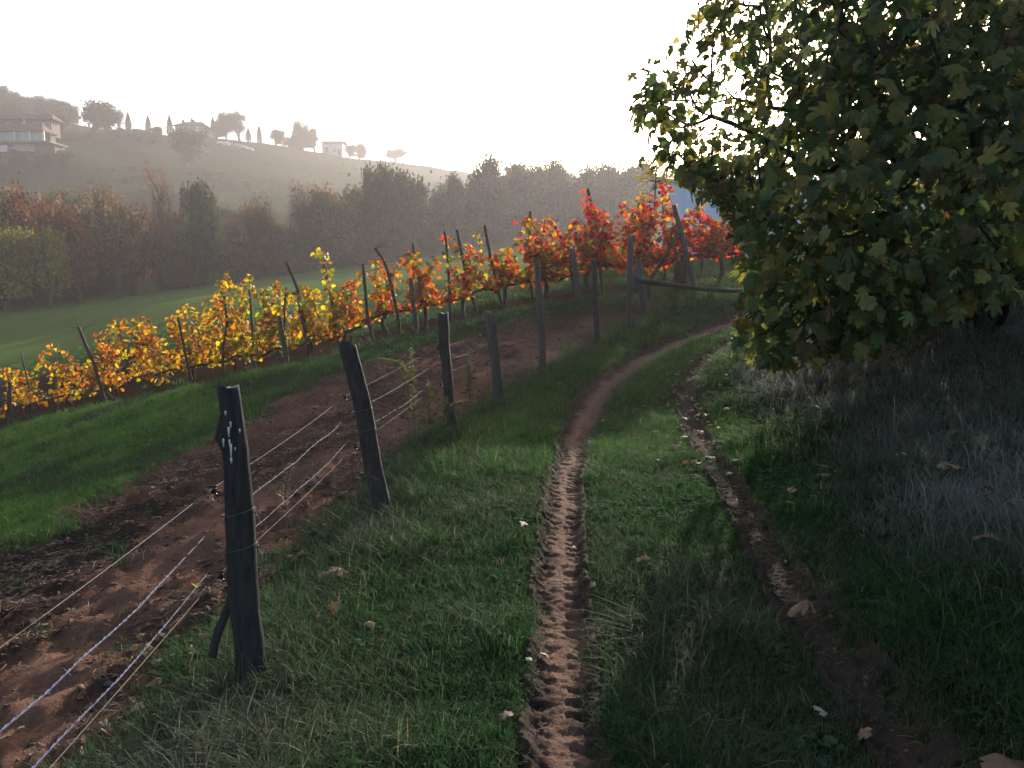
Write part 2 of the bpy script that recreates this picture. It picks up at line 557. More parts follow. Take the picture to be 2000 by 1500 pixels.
# ---------------------------------------------------------------- wheel ruts with tread marks
def rut_mesh(P, half, treads, seed, fade, widen=0.0):
    """A strip of pressed earth following P, lug marks sunk into it."""
    L = np.r_[0, np.cumsum(np.hypot(*np.diff(P, axis=0).T))]
    s, ss = 0.0, []
    while s < L[-1]:
        ss.append(s)
        px, py = np.interp(s, L, P[:, 0]), np.interp(s, L, P[:, 1])
        s += 0.009 * max(1.0, math.hypot(px, py) / 4.5)
    ss = np.array(ss)
    t = np.linspace(-half, half, 47)
    cx, cyy = np.interp(ss, L, P[:, 0]), np.interp(ss, L, P[:, 1])
    k = 9
    pad = lambda a: np.convolve(np.r_[np.full(k, a[0]), a, np.full(k, a[-1])], np.ones(2 * k + 1) / (2 * k + 1), 'valid')
    tx, ty = pad(np.gradient(cx)), pad(np.gradient(cyy))
    ln = np.hypot(tx, ty)
    nx, ny = ty / ln, -tx / ln
    S, T = np.meshgrid(ss, t, indexing='ij')
    half = half * (1 + widen * sstep(7.0, 12.0, cyy))[:, None]
    T = T * half / t.max()
    X, Y = cx[:, None] + nx[:, None] * T, cyy[:, None] + ny[:, None] * T
    wob = fbm(S * 1.2, S * 0 + seed, 3, seed) * 0.05
    U = (T - wob) / half
    z = height(X, Y)
    z = z - 0.045 * sstep(0.85, 0.45, np.abs(U)) + 0.012 * np.exp(-((np.abs(U) - 0.72) / 0.13) ** 2)
    z += fbm(X * 9, Y * 9, 4, seed + 3, 0.65) * (0.030 * sstep(0.12, 0.75, np.abs(U + 0.08)) + 0.030 * sstep(-0.15, -0.6, U)) + fbm(X * 16, Y * 16, 4, seed + 9, 0.7) * 0.013
    worn = np.clip(fbm(S * 0.8, T * 2, 3, seed + 21) * 1.0 + 1.05, 0.65, 1) * treads
    for side, ph, amp in ((1, 0.0, 1.0), (-1, 0.5, 0.30)):
        q = (S + 0.10 * (T / half) ** 2 * side + noise2(S * 6, T * 0, seed) * 0.03 + noise2(S * 20, T * 25, seed + 2) * 0.02) / 0.105 + ph
        bar = np.exp(-((q - np.round(q)) / 0.19) ** 4)
        lat = sstep(0.08, 0.16, side * U - 0.02) * sstep(0.78, 0.62, side * U + 0.25 * noise2(np.round(q) * 2.3, q * 0, seed + 31))
        keep = 0.25 + 0.75 * sstep(-0.35, 0.1, noise2(np.round(q) * 3.7, q * 0 + side, seed + 5))
        z -= 0.032 * amp * bar * lat * worn * keep
    z -= 0.16 * sstep(0.84, 1.0, np.abs(U))
    n, m = S.shape
    idg = np.arange(n * m).reshape(n, m)
    F = np.stack([idg[:-1, :-1], idg[:-1, 1:], idg[1:, 1:], idg[1:, :-1]], -1).reshape(-1, 4)
    bare = sstep(0.62, 0.18, np.abs(U - 0.12) + fbm(X * 4, Y * 4, 3, seed + 40) * 0.5) * fade(Y)
    return np.c_[X.ravel(), Y.ravel(), z.ravel()], F, bare.ravel()

def rut_material():
    m, nt, out = new_mat("pressed_earth")
    p = nt.nodes.new("ShaderNodeBsdfPrincipled")
    n1 = noise_n(nt, 12.0, 6, 0.7); n2 = noise_n(nt, 60.0, 4, 0.7)
    dk = mixc(nt, ramp(nt, n1, 0.3, 0.7), (0.046, 0.033, 0.027), (0.080, 0.053, 0.041))
    lt = mixc(nt, ramp(nt, n1, 0.3, 0.7), (0.215, 0.126, 0.088), (0.145, 0.085, 0.060))
    col = mixc(nt, N(nt, "ShaderNodeAttribute", attribute_name="bare").outputs["Fac"], dk, lt)
    nt.links.new(mixc(nt, ramp(nt, n2, 0.55, 0.8), col, (0.06, 0.042, 0.034)), p.inputs["Base Color"])
    p.inputs["Roughness"].default_value = 0.92
    p.inputs["Specular IOR Level"].default_value = 0.04
    nt.links.new(bump(nt, n2, 1.0, 0.02), p.inputs["Normal"])
    nt.links.new(p.outputs[0], out.inputs[0])
    return m
M_RUT = rut_material()
V, F, b = rut_mesh(RUT_A, 0.20, 1.0, 3, lambda y: np.ones_like(y), 0.7)
tag(obj("path_rut", V, F, M_RUT, attrs={"bare": b}), "pale sandy wheel rut with tractor tread marks curving up the slope", "rut", kind="structure")
V, F, b = rut_mesh(RUT_B, 0.16, 0.6, 14, lambda y: 0.12 + 0 * y)
tag(obj("path_rut", V, F, M_RUT, attrs={"bare": b}), "darker leaf-strewn wheel rut nearer the grassy bank", "rut", kind="structure")

# ---------------------------------------------------------------- fence
M_POST = plain("weathered_dark_wood", (0.012, 0.012, 0.014), (0.052, 0.047, 0.044), 9.0, 0.9, stretch=(6, 6, 0.7), bump_d=0.006)
M_POST_GREY = plain("weathered_grey_wood", (0.035, 0.033, 0.034), (0.115, 0.100, 0.090), 9.0, 0.9, stretch=(6, 6, 0.7), bump_d=0.006)
M_MOSS = plain("mossy_wood", (0.03, 0.035, 0.018), (0.10, 0.105, 0.05), 25.0, 0.95, bump_d=0.006)
M_WHITE = plain("white_droppings", (0.75, 0.75, 0.73), (0.55, 0.55, 0.52), 40.0, 0.8)
M_PLASTIC = plain("black_insulator", (0.01, 0.01, 0.01), (0.025, 0.025, 0.025), 20.0, 0.4)
M_STEEL = plain("dull_wire", (0.11, 0.11, 0.12), (0.06, 0.055, 0.055), 60.0, 0.75, metal=0.1)
M_CORD = plain("tan_electric_cord", (0.15, 0.12, 0.095), (0.085, 0.066, 0.055), 80.0, 0.8)
M_BLUE = plain("blue_white_rope", (0.025, 0.036, 0.15), (0.11, 0.115, 0.18), 70.0, 0.7)

def post_mesh(b, t, r0, r1, seed, bulges=(), nring=22, nseg=14, split=0.0, sunk=0.25):
    b, t = np.array(b, float), np.array(t, float)
    ax = t - b
    H = np.linalg.norm(ax)
    ks = np.linspace(-sunk / H, 1, nring)
    rr = np.random.default_rng(seed)
    bend = rr.normal(0, 0.012, 3) * [1, 1, 0]
    P = b + np.outer(ks, ax) + np.outer(np.sin(np.clip(ks, 0, 1) * math.pi), bend) + np.outer(np.sin(np.clip(ks, 0, 1) * 9 + seed), [0.006, 0.004, 0])
    R = r0 + (r1 - r0) * np.clip(ks, 0, 1)
    ang = np.linspace(0, 2 * math.pi, nseg, endpoint=False)
    prof = 1 + 0.07 * np.sin(ang * 2 + seed) + 0.05 * np.sin(ang * 5 + seed * 2) + rr.normal(0, 0.03, nseg)
    rad = R[:, None] * prof[None, :] * (1 + rr.normal(0, 0.022, (nring, nseg)))
    for kb, ab, amp, wk, wa in bulges:        # along, angle, size, widths
        dk = (ks - kb) / wk
        dd = np.angle(np.exp(1j * (ang - ab))) / wa
        rad += amp * np.exp(-dk ** 2)[:, None] * np.exp(-dd ** 2)[None, :]
    d = ax / H
    A = np.cross(d, [0, 1, 0]); A /= np.linalg.norm(A)
    A = np.array([1.0, 0, 0]) - d * d[0]; A /= np.linalg.norm(A)
    B = np.cross(d, A)
    V = P[:, None] + rad[:, :, None] * (np.cos(ang)[None, :, None] * A + np.sin(ang)[None, :, None] * B)
    V[-1] += d * (rr.normal(0, 0.010, nseg) + split * np.cos(ang + seed))[:, None]
    V = V.reshape(-1, 3)
    F = [(i * nseg + j, i * nseg + (j + 1) % nseg, (i + 1) * nseg + (j + 1) % nseg, (i + 1) * nseg + j) for i in range(nring - 1) for j in range(nseg)]
    c = len(V)
    V = np.vstack([V, P[-1] - d * 0.006])
    F += [((nring - 1) * nseg + j, (nring - 1) * nseg + (j + 1) % nseg, c) for j in range(nseg)]
    return V, F

def on_ground(u, v):
    p = ground_at(u, v)
    p[2] = height(p[0], p[1])
    return p

POSTS = [  # base (u, v), top (u, v), radii, material, label
    ((492, 1335), (447, 756), 0.062, 0.046, M_POST, "thick dark fence post in front, with white drips and a knot near its top"),
    ((748, 1000), (680, 672), 0.066, 0.060, M_POST, "second dark fence post, leaning away with a flat cut top"),
    ((886, 850), (866, 612), 0.055, 0.052, M_POST, "third fence post, gnarled with a dark knobbly top, beside the tall weeds"),
    ((972, 792), (953, 609), 0.056, 0.052, M_POST_GREY, "fourth fence post, grey and split in two at the top"),
    ((1060, 726), (1048, 512), 0.062, 0.050, M_POST_GREY, "fifth fence post, tall and grey with dry stalks at its foot"),
    ((1166, 675), (1160, 508), 0.052, 0.046, M_POST, "sixth fence post, slim and dark, next before the gate post"),
]
WIRE_H = [0.915, 0.79, 0.635, 0.535]
anchors = [[], [], [], []]
post_axes = []
for i, (bp, tp, r0, r1, mt, lab) in enumerate(POSTS):
    b = on_ground(*bp)
    t = at(tp[0], tp[1], b[1] + (0.06 if i == 0 else 0.12))
    root = thing("fence_post", lab, "fence post", tuple(b), "posts of the wire fence")
    bul = []
    if i == 0:
        bul = [(0.845, math.pi, 0.040, 0.035, 0.6), (0.93, math.pi, -0.012, 0.06, 1.2), (0.5, 0.0, 0.012, 0.2, 0.8)]
    if i == 2:
        bul = [(0.97, 0.3, 0.012, 0.03, 0.9), (0.86, 0.0, 0.022, 0.035, 0.7), (0.70, 3.0, 0.012, 0.05, 0.8), (0.05, 1.0, 0.012, 0.1, 2.0)]
    V, F = post_mesh(b, t, r0, r1, 20 + i, bul, nring=30 if i < 2 else 22, split=0.02 if i in (1, 3) else 0.0)
    obj("shaft", V, F, mt, root)
    ax = (t - b); L = np.linalg.norm(ax); d = ax / L
    post_axes.append((b, d, L, r0))
    for w in range(4):
        k = min(WIRE_H[w], L * 0.86)
        p = b + d * k
        side = -1
        anchors[w].append(p + np.array([side * (r0 + (0.035 if w in (0, 3) else 0.008)), -0.01, 0]))
    if i == 3:                                   # twin-stemmed: a second half post tied on
        V, F = post_mesh(b + [0.05, 0.03, 0], t + [0.055, 0.02, -0.02], 0.035, 0.030, 77, split=0.02)
        obj("half_post", V, F, mt, root)
    if i in (0, 1):
        q = b + d * 0.45
        g = Geo()
        bb = q + np.array([-0.14, -0.02, -0.27]) if i == 0 else q + np.array([0.16, 0.03, -0.45])
        V, F = post_mesh(bb, q + np.array([-0.03 if i == 0 else 0.045, 0.03, 0.12 if i == 0 else 0.06]), 0.022, 0.018, 91 + i, nring=8, nseg=8, sunk=0.02)
        obj("prop", V, F, M_POST if i == 0 else M_MOSS, root)
    for w in (0, 3):
        if i > 3:
            continue
        p = b + d * WIRE_H[w]
        g = Geo()
        hook = [p + np.array([-r0 * 0.5, -0.005, -0.02]), p + np.array([-r0 - 0.010, -0.01, -0.034]), p + np.array([-r0 - 0.026, -0.012, -0.026]), p + np.array([-r0 - 0.032, -0.012, -0.004])]
        g.tube(curve_pts(hook, 4), 0.0045, 6)
        g.tube([p + np.array([-r0 - 0.032, -0.012, -0.024]), p + np.array([-r0 - 0.034, -0.012, -0.006]), p + np.array([-r0 - 0.035, -0.012, 0.006])], [0.011, 0.014, 0.008], 8)
        g.tube([p + np.array([-r0 - 0.052, -0.012, 0.004]), p + np.array([-r0 - 0.018, -0.012, 0.006])], 0.006, 6)
        g.build("insulator", M_PLASTIC, root)
    for w in (1, 2):
        k = min(WIRE_H[w], L * 0.86)
        p = b + d * k
        ang = np.linspace(0, 2 * math.pi, 22)
        loop = p + np.c_[np.cos(ang) * (r0 + 0.010), np.sin(ang) * (r0 + 0.010), np.cos(ang) * 0.012 + (0.004 * ang)]
        g = Geo().tube(loop, 0.0022, 5)
        if i == 0:
            for e in ((0.03, -0.05, 0.055), (0.06, -0.02, -0.02), (0.03, -0.03, -0.06)):
                g.tube(curve_pts([loop[0], loop[0] + np.array(e) * [0.7, 0.5, 0.4], loop[0] + np.array(e)], 4), 0.0016, 4)
        g.build("wire_tie", M_STEEL, root)
    if i == 0:
        rr = np.random.default_rng(4)
        for (du, dv, ln) in [(443, 801, 9), (453, 822, 12), (450, 832, 20), (467, 838, 8), (439, 855, 16), (452, 856, 14), (455, 864, 28), (462, 872, 6), (456, 892, 10)]:
            p1 = at(du, dv, b[1] + 0.02); p2 = at(du + 1, dv + ln, b[1] + 0.02)
            for p in (p1, p2):
                k = np.dot(p - b, d)
                c = b + d * k
                rad = r0 + (r1 - r0) * k / L
                off = p[0] - c[0]
                p[1] = c[1] - math.sqrt(max(rad ** 2 - off ** 2, 1e-4)) * 1.10 - 0.002
            w = 0.0026 + rr.random() * 0.002
            g = Geo().tube(np.array([p1, p1 * .7 + p2 * .3, p2]), [w, w * 1.1, w * 0.5], 6)
            g.build("dropping_streak", M_WHITE, root)

# near post outside the frame, so that the wires end on something
b0 = np.array([-0.98, 0.72, 0.0]); b0[2] = height(b0[0], b0[1])
root = thing("fence_post", "dark fence post just outside the near left edge", "fence post", tuple(b0), "posts of the wire fence")
V, F = post_mesh(b0, b0 + [-0.02, 0.02, 1.22], 0.058, 0.05, 55)
obj("shaft", V, F, M_POST, root)
for w in range(4):
    anchors[w].insert(0, b0 + np.array([-0.068, -0.01, WIRE_H[w]]))

# gate posts, rail
gb = on_ground(1228, 646)
gt = at(1233, 459, gb[1] + 0.1)
root = thing("gate_post", "tall grey gate post holding the end of the horizontal pole", "gate post", tuple(gb), "gate posts at the end of the fence")
V, F = post_mesh(gb, gt, 0.055, 0.060, 61, split=0.02)
obj("shaft", V, F, M_POST_GREY, root)
g = Geo()
pc = gb + (gt - gb) * 0.52
ang = np.linspace(0, 8 * math.pi, 90)
g.tube(pc + np.c_[np.cos(ang) * 0.075, np.sin(ang) * 0.075, np.linspace(-0.06, 0.05, 90)], 0.004, 5)
g.build("wire_binding", M_STEEL, root)
for w in range(4):
    anchors[w].append(gb + (gt - gb) * [0.50, 0.49, 0.38, 0.26][w] + [-0.06, -0.01, 0])
g2b = at(1258, 622, 16.0); g2b[2] = height(g2b[0], g2b[1])
root = thing("gate_post", "shorter mossy gate post standing behind the tall one", "gate post", tuple(g2b), "gate posts at the end of the fence")
V, F = post_mesh(g2b, at(1246, 505, 16.05), 0.075, 0.06, 62)
obj("shaft", V, F, M_POST_GREY, root)
rail = np.array([at(1236, 541, 15.4), at(1256, 549, 15.5), at(1310, 556, 15.8), at(1370, 564, 16.2), at(1430, 568, 16.6), at(1500, 566, 17.1), at(1560, 562, 17.5)])
g = Geo().tube(curve_pts(rail, 6), np.linspace(0.060, 0.036, 37) * (1 + 0.06 * np.sin(np.arange(37) * 1.7)), 9)
rroot = thing("pole_gate", "long dark horizontal pole closing the gap beside the tall gate post", "pole gate", tuple(rail[0]))
g.build("pole", M_POST, rroot)
g = Geo()
ang = np.linspace(0, 10 * math.pi, 100)
for k0, k1 in ((0.1, 0.9),):
    cc = rail[0] + np.outer(np.linspace(k0, k1, 100), rail[1] - rail[0])
    g.tube(cc + np.c_[0 * ang, np.cos(ang) * 0.085, np.sin(ang) * 0.085], 0.007, 5)
g.build("rope_lashing", M_BLUE, rroot)
eb = rail[-1] + [0.02, 0.05, 0]; eb[2] = height(eb[0], eb[1])
V, F = post_mesh(eb, eb + [0, 0, 1.0], 0.06, 0.05, 63)
obj("end_post", V, F, M_POST, rroot)

# wires
def sagged(P, sag, n=14, jit=0.0, seed=1):
    out = []
    rr = np.random.default_rng(seed)
    for a, b in zip(P[:-1], P[1:]):
        t = np.linspace(0, 1, n, endpoint=False)
        q = a + np.outer(t, b - a)
        q[:, 2] -= sag * rr.uniform(0.4, 1.6) * 4 * t * (1 - t) * min(1, np.linalg.norm(b - a) / 2.4)
        if jit:
            amp = np.sin(t * math.pi)[:, None]
            q += amp * rr.normal(0, jit, (n, 3)) * [0.6, 0.2, 1]
        out.append(q)
    out.append(P[-1][None])
    return np.vstack(out)

def resample(P, step):
    L = np.r_[0, np.cumsum(np.linalg.norm(np.diff(P, axis=0), axis=1))]
    s = np.arange(0, L[-1], step)
    return np.c_[[np.interp(s, L, P[:, k]) for k in range(3)]].T

names = ["top cord of the fence, thin and tan, strung along insulators", "upper barbed wire of the fence, wrapped in blue rope near the front",
         "lower barbed wire of the fence, wrapped in blue rope near the front", "lowest cord of the fence, thin and tan, on insulators"]
for w in range(4):
    P = np.array(anchors[w])
    if w in (0, 3):
        C = sagged(P, 0.012)
        r = thing("fence_wire", names[w], "wire", tuple(P[0]), "strands of the fence")
        Geo().tube(resample(C, 0.12), 0.0015, 5).build("strand", M_CORD, r)
        continue
    C = resample(sagged(P, 0.045, jit=0.005, seed=w + 3), 0.03)
    r = thing("fence_wire", names[w], "wire", tuple(P[0]), "strands of the fence")
    ph = np.arange(len(C)) * 0.9
    o1 = np.c_[np.cos(ph), 0 * ph, np.sin(ph)] * 0.0015
    for sgn in (1, -1):
        Geo().tube(C + sgn * o1, 0.0013, 4).build("strand", M_STEEL, r)
    g = Geo()
    rr = np.random.default_rng(w)
    for k in range(6, len(C) - 3, 4):
        if C[k][1] > 12:
            break
        v = rr.normal(0, 1, 3); v /= np.linalg.norm(v)
        g.tube([C[k] - v * 0.016, C[k] + v * 0.016], 0.0013, 3)
    g.build("barbs", M_STEEL, r)["kind"] = "stuff"
    # blue braided rope wound round the near span
    end = int(np.argmin(np.abs(C[:, 1] - 2.75)))
    D = resample(C[:end], 0.008)
    ph = np.arange(len(D)) * 0.75 + np.cumsum(np.random.default_rng(w).normal(0, 0.25, len(D)))
    for j in range(2):
        o = np.c_[np.cos(ph + j * math.pi), 0 * ph, np.sin(ph + j * math.pi)] * 0.0020
        Geo().tube(D + o, 0.0017, 5).build("rope_strand", M_BLUE, r)
# a loose end of barbed wire curling off the third post
b, d, L, r0 = post_axes[2]
p = b + d * 0.86 + [r0, 0, 0]
cc = curve_pts([p, p + [0.10, -0.02, 0.08], p + [0.22, -0.02, 0.10], p + [0.30, -0.02, 0.06]], 8)
o = Geo().tube(cc, 0.003, 5).build("loose_wire", M_STEEL, origin=tuple(p))
tag(o, "loose wire end curling off the gnarled third fence post", "wire")

# ---------------------------------------------------------------- leaf shapes
def leaf_template(outline, centre, droop, fold, petiole, pw=0.012):
    """outline: right half (x, y) from base to tip. Returns triangle mesh (V, F) with y along the leaf."""
    R = np.array(outline, float)
    Lh = R[1:-1][::-1] * [-1, 1]
    O = np.vstack([R, Lh])
    V = np.vstack([[centre], O])
    z = -droop * (V[:, 1] - 0.2) ** 2 - fold * np.abs(V[:, 0]) + 0.05 * np.sin(V[:, 0] * 9 + V[:, 1] * 7)
    V = np.c_[V, z]
    n = len(O)
    F = [(0, 1 + i, 1 + (i + 1) % n) for i in range(n)]
    k = len(V)
    V = np.vstack([V, [[-pw, 0.02, z[1]], [pw, 0.02, z[1]], [0, -petiole, z[1] + petiole * 0.35]]])
    F.append((k, k + 2, k + 1))
    V[:, 1] += petiole
    return V, np.array(F)

FIG_HALF = [(0, 0), (0.13, -0.07), (0.30, 0.0), (0.50, 0.20), (0.44, 0.30), (0.22, 0.33), (0.34, 0.50), (0.46, 0.72), (0.36, 0.76), (0.14, 0.58), (0.17, 0.78), (0.12, 0.93), (0, 1.02)]
FIG_HALF2 = [(0, 0), (0.16, -0.09), (0.36, 0.02), (0.47, 0.22), (0.40, 0.34), (0.33, 0.37), (0.42, 0.56), (0.38, 0.72), (0.22, 0.70), (0.20, 0.82), (0.10, 0.93), (0, 0.98)]
VINE_HALF = [(0, 0.05), (0.16, -0.08), (0.36, 0.02), (0.50, 0.28), (0.36, 0.36), (0.48, 0.62), (0.24, 0.66), (0.14, 0.86), (0, 1.0)]
FIG_T = [leaf_template(FIG_HALF, (0, 0.38), 0.35, 0.22, 0.30), leaf_template(FIG_HALF2, (0, 0.38), 0.55, 0.10, 0.28),
         leaf_template(FIG_HALF, (0, 0.38), 0.95, 0.55, 0.34), leaf_template(FIG_HALF2, (0, 0.38), 0.25, -0.45, 0.30),
         leaf_template([(x * 0.72, y) for x, y in FIG_HALF], (0, 0.38), 1.3, 0.75, 0.36), leaf_template([(x * 1.1, y * 0.85) for x, y in FIG_HALF2], (0, 0.33), 0.7, -0.2, 0.40)]
VINE_T = [leaf_template(VINE_HALF, (0, 0.36), 0.35, 0.25, 0.35), leaf_template(VINE_HALF, (0, 0.36), 0.7, 0.05, 0.3), leaf_template(VINE_HALF, (0, 0.36), 0.1, -0.3, 0.4)]

def frames(D, Nn):
    """Rotation matrices with y along D and z near Nn."""
    D = D / np.linalg.norm(D, axis=1, keepdims=True)
    X = np.cross(D, Nn)
    X /= np.linalg.norm(X, axis=1, keepdims=True) + 1e-9
    Z = np.cross(X, D)
    return np.stack([X, D, Z], -1)

def leaf_cloud(T, P, M, S, C, which):
    """Joined mesh arrays of many leaves: positions P, frames M, sizes S, colours C, template index."""
    VV, FF, CC, n = [], [], [], 0
    for k, (tv, tf) in enumerate(T):
        i = np.nonzero(which == k)[0]
        if not len(i):
            continue
        W = np.einsum('nij,kj->nki', M[i], tv) * S[i, None, None] + P[i, None, :]
        VV.append(W.reshape(-1, 3))
        FF.append((tf[None] + (np.arange(len(i)) * len(tv))[:, None, None]).reshape(-1, 3) + n)
        CC.append(np.repeat(C[i], len(tv), axis=0))
        n += len(i) * len(tv)
    return np.vstack(VV), np.vstack(FF), np.vstack(CC)

# ---------------------------------------------------------------- vines
M_VINELEAF = leaf_mat("autumn_vine_leaf", 'attr', trans=0.58, var=0.3)
M_BARK = plain("vine_bark", (0.022, 0.017, 0.014), (0.075, 0.055, 0.042), 18.0, 0.95, stretch=(3, 3, 0.8), bump_d=0.01)
M_CANE = plain("vine_cane", (0.07, 0.04, 0.025), (0.14, 0.085, 0.05), 30.0, 0.8)
M_STAKE = plain("stake_wood", (0.028, 0.024, 0.022), (0.085, 0.070, 0.058), 10.0, 0.9, stretch=(6, 6, 0.7), bump_d=0.005)

ENV = np.array([(-120, 790), (-60, 760), (0, 718), (60, 700), (100, 668), (150, 660), (200, 655), (240, 612), (290, 582), (330, 600), (400, 592), (430, 548), (450, 535), (480, 545), (520, 545), (560, 568), (600, 560), (640, 560), (690, 545),
                (720, 520), (745, 490), (770, 500), (800, 488), (840, 500), (870, 468), (900, 478), (930, 480), (950, 470), (990, 505), (1030, 425), (1060, 432), (1085, 425), (1110, 435), (1135, 425), (1150, 400), (1175, 412), (1200, 418), (1225, 390), (1250, 376), (1275, 388), (1295, 358), (1310, 385),
                (1340, 412), (1375, 390), (1400, 410), (1440, 440), (1520, 430)])
GOLD, YEL, YGR, GRN, ORA, RUST, RED, CRIM = [(0.74, 0.38, 0.045), (0.70, 0.52, 0.07), (0.36, 0.36, 0.06), (0.16, 0.22, 0.05), (0.78, 0.27, 0.04), (0.42, 0.15, 0.05), (0.78, 0.085, 0.05), (0.52, 0.035, 0.040)]
def pal(u, hrel, r):
    """Autumn colour of one leaf by its place along the row."""
    u = u + r.normal(0, 45)
    if u < 420:
        ws = [(GOLD, 5), (YEL, 3.4), (YGR, 1.0), (ORA, 2.2), (RUST, 2.4), (RED, 0.3), (GRN, 0.5)]
    elif u < 690:
        ws = [(GOLD, 3.0), (YEL, 4.5), (YGR, 3.2), (GRN, 0.9), (ORA, 1.0), (RUST, 1.2)]
    elif u < 1000:
        ws = [(GOLD, 1.6), (YEL, 0.8), (YGR, 1.3), (GRN, 0.8), (ORA, 2.8), (RUST, 3.6), (RED, 1.6 if hrel > 0.3 else 2.6), (CRIM, 0.6)]
    elif u < 1100:
        ws = [(GOLD, 1.2), (YEL, 1.3), (YGR, 1.8), (GRN, 1.2), (ORA, 2.0), (RUST, 1.0), (RED, 3.5), (CRIM, 1.0)]
    else:
        ws = [(GOLD, 1.0), (YEL, 0.8), (YGR, 0.6), (GRN, 0.5), (ORA, 2.4), (RUST, 0.6), (RED, 6.5), (CRIM, 1.6)]
    if 720 < u < 900 and hrel < 0.35:
        ws = [(RED, 3), (RUST, 2), (ORA, 1.5), (YEL, 1)]
    tot = sum(w for _, w in ws)
    x = r.random() * tot
    for c, w in ws:
        x -= w
        if x <= 0:
            break
    return np.array(c) * r.uniform(0.32, 1.08) * r.normal(1, 0.06, 3)

VINES = [  # u of the trunk, label
    (-70, "sparse rusty vine cut by the left edge of the picture"),
    (30, "low sparse vine with few orange leaves at the row's lower end"),
    (125, "thin vine with bare upright shoots, beside the leaning stake at the lower end"),
    (205, "orange-gold vine around the dark post, second post from the lower end"),
    (290, "bushy golden vine with the pointed crown of leaves"),
    (370, "golden vine whose thick dark arm hangs in a low curve"),
    (452, "tall yellow vine rising in a narrow tuft at mid slope"),
    (528, "yellow-green vine around the short thick post"),
    (598, "yellow vine around the bent stake that pokes out bare above it"),
    (672, "yellow vine with one tall leafy shoot standing above the row"),
    (755, "brown-orange vine with arching bare shoots and red leaves near the ground"),
    (830, "rust-coloured vine with a tuft of orange leaves on its stake"),
    (905, "thin rust-red vine strung between three close stakes"),
    (985, "olive and orange vine where the row turns from rust to red"),
    (1065, "red vine with green leaves at its heart, beside the steeply leaning stake"),
    (1155, "bright red vine climbing the tallest bare-topped stake"),
    (1240, "orange-red vine in a dense column behind the gate post"),
    (1325, "scarlet vine in front of the pale blue shed"),
    (1405, "red vine half hidden behind the fig leaves"),
]
leafmesh = {}
def single_leaf_mesh(kind, T, k, col, mat):
    key = (kind, k, tuple(np.round(col, 2)))
    if key not in leafmesh:
        tv, tf = T[k]
        leafmesh[key] = np_mesh("leaf", tv, tf, mat, False, {"Col": np.tile(np.array(col, float), (len(tv), 1))})
    return leafmesh[key]

def add_leaf(parent, me, p, M, s):
    o = bpy.data.objects.new("leaf", me)
    o.parent = parent
    m = Matrix([[*(M[r] * s), 0] for r in range(3)] + [[0, 0, 0, 1]])
    m.translation = Vector(np.array(p) - np.array(parent.location))
    o.matrix_local = m
    link(o)
    return o

def row_pt(u):
    Y = float(row_y(u))
    p = at(u, 600, Y)
    p[2] = height(p[0], p[1])
    return p

def env_z(u, Y):
    return at(u, float(np.interp(u, ENV[:, 0], ENV[:, 1])), Y)[2]

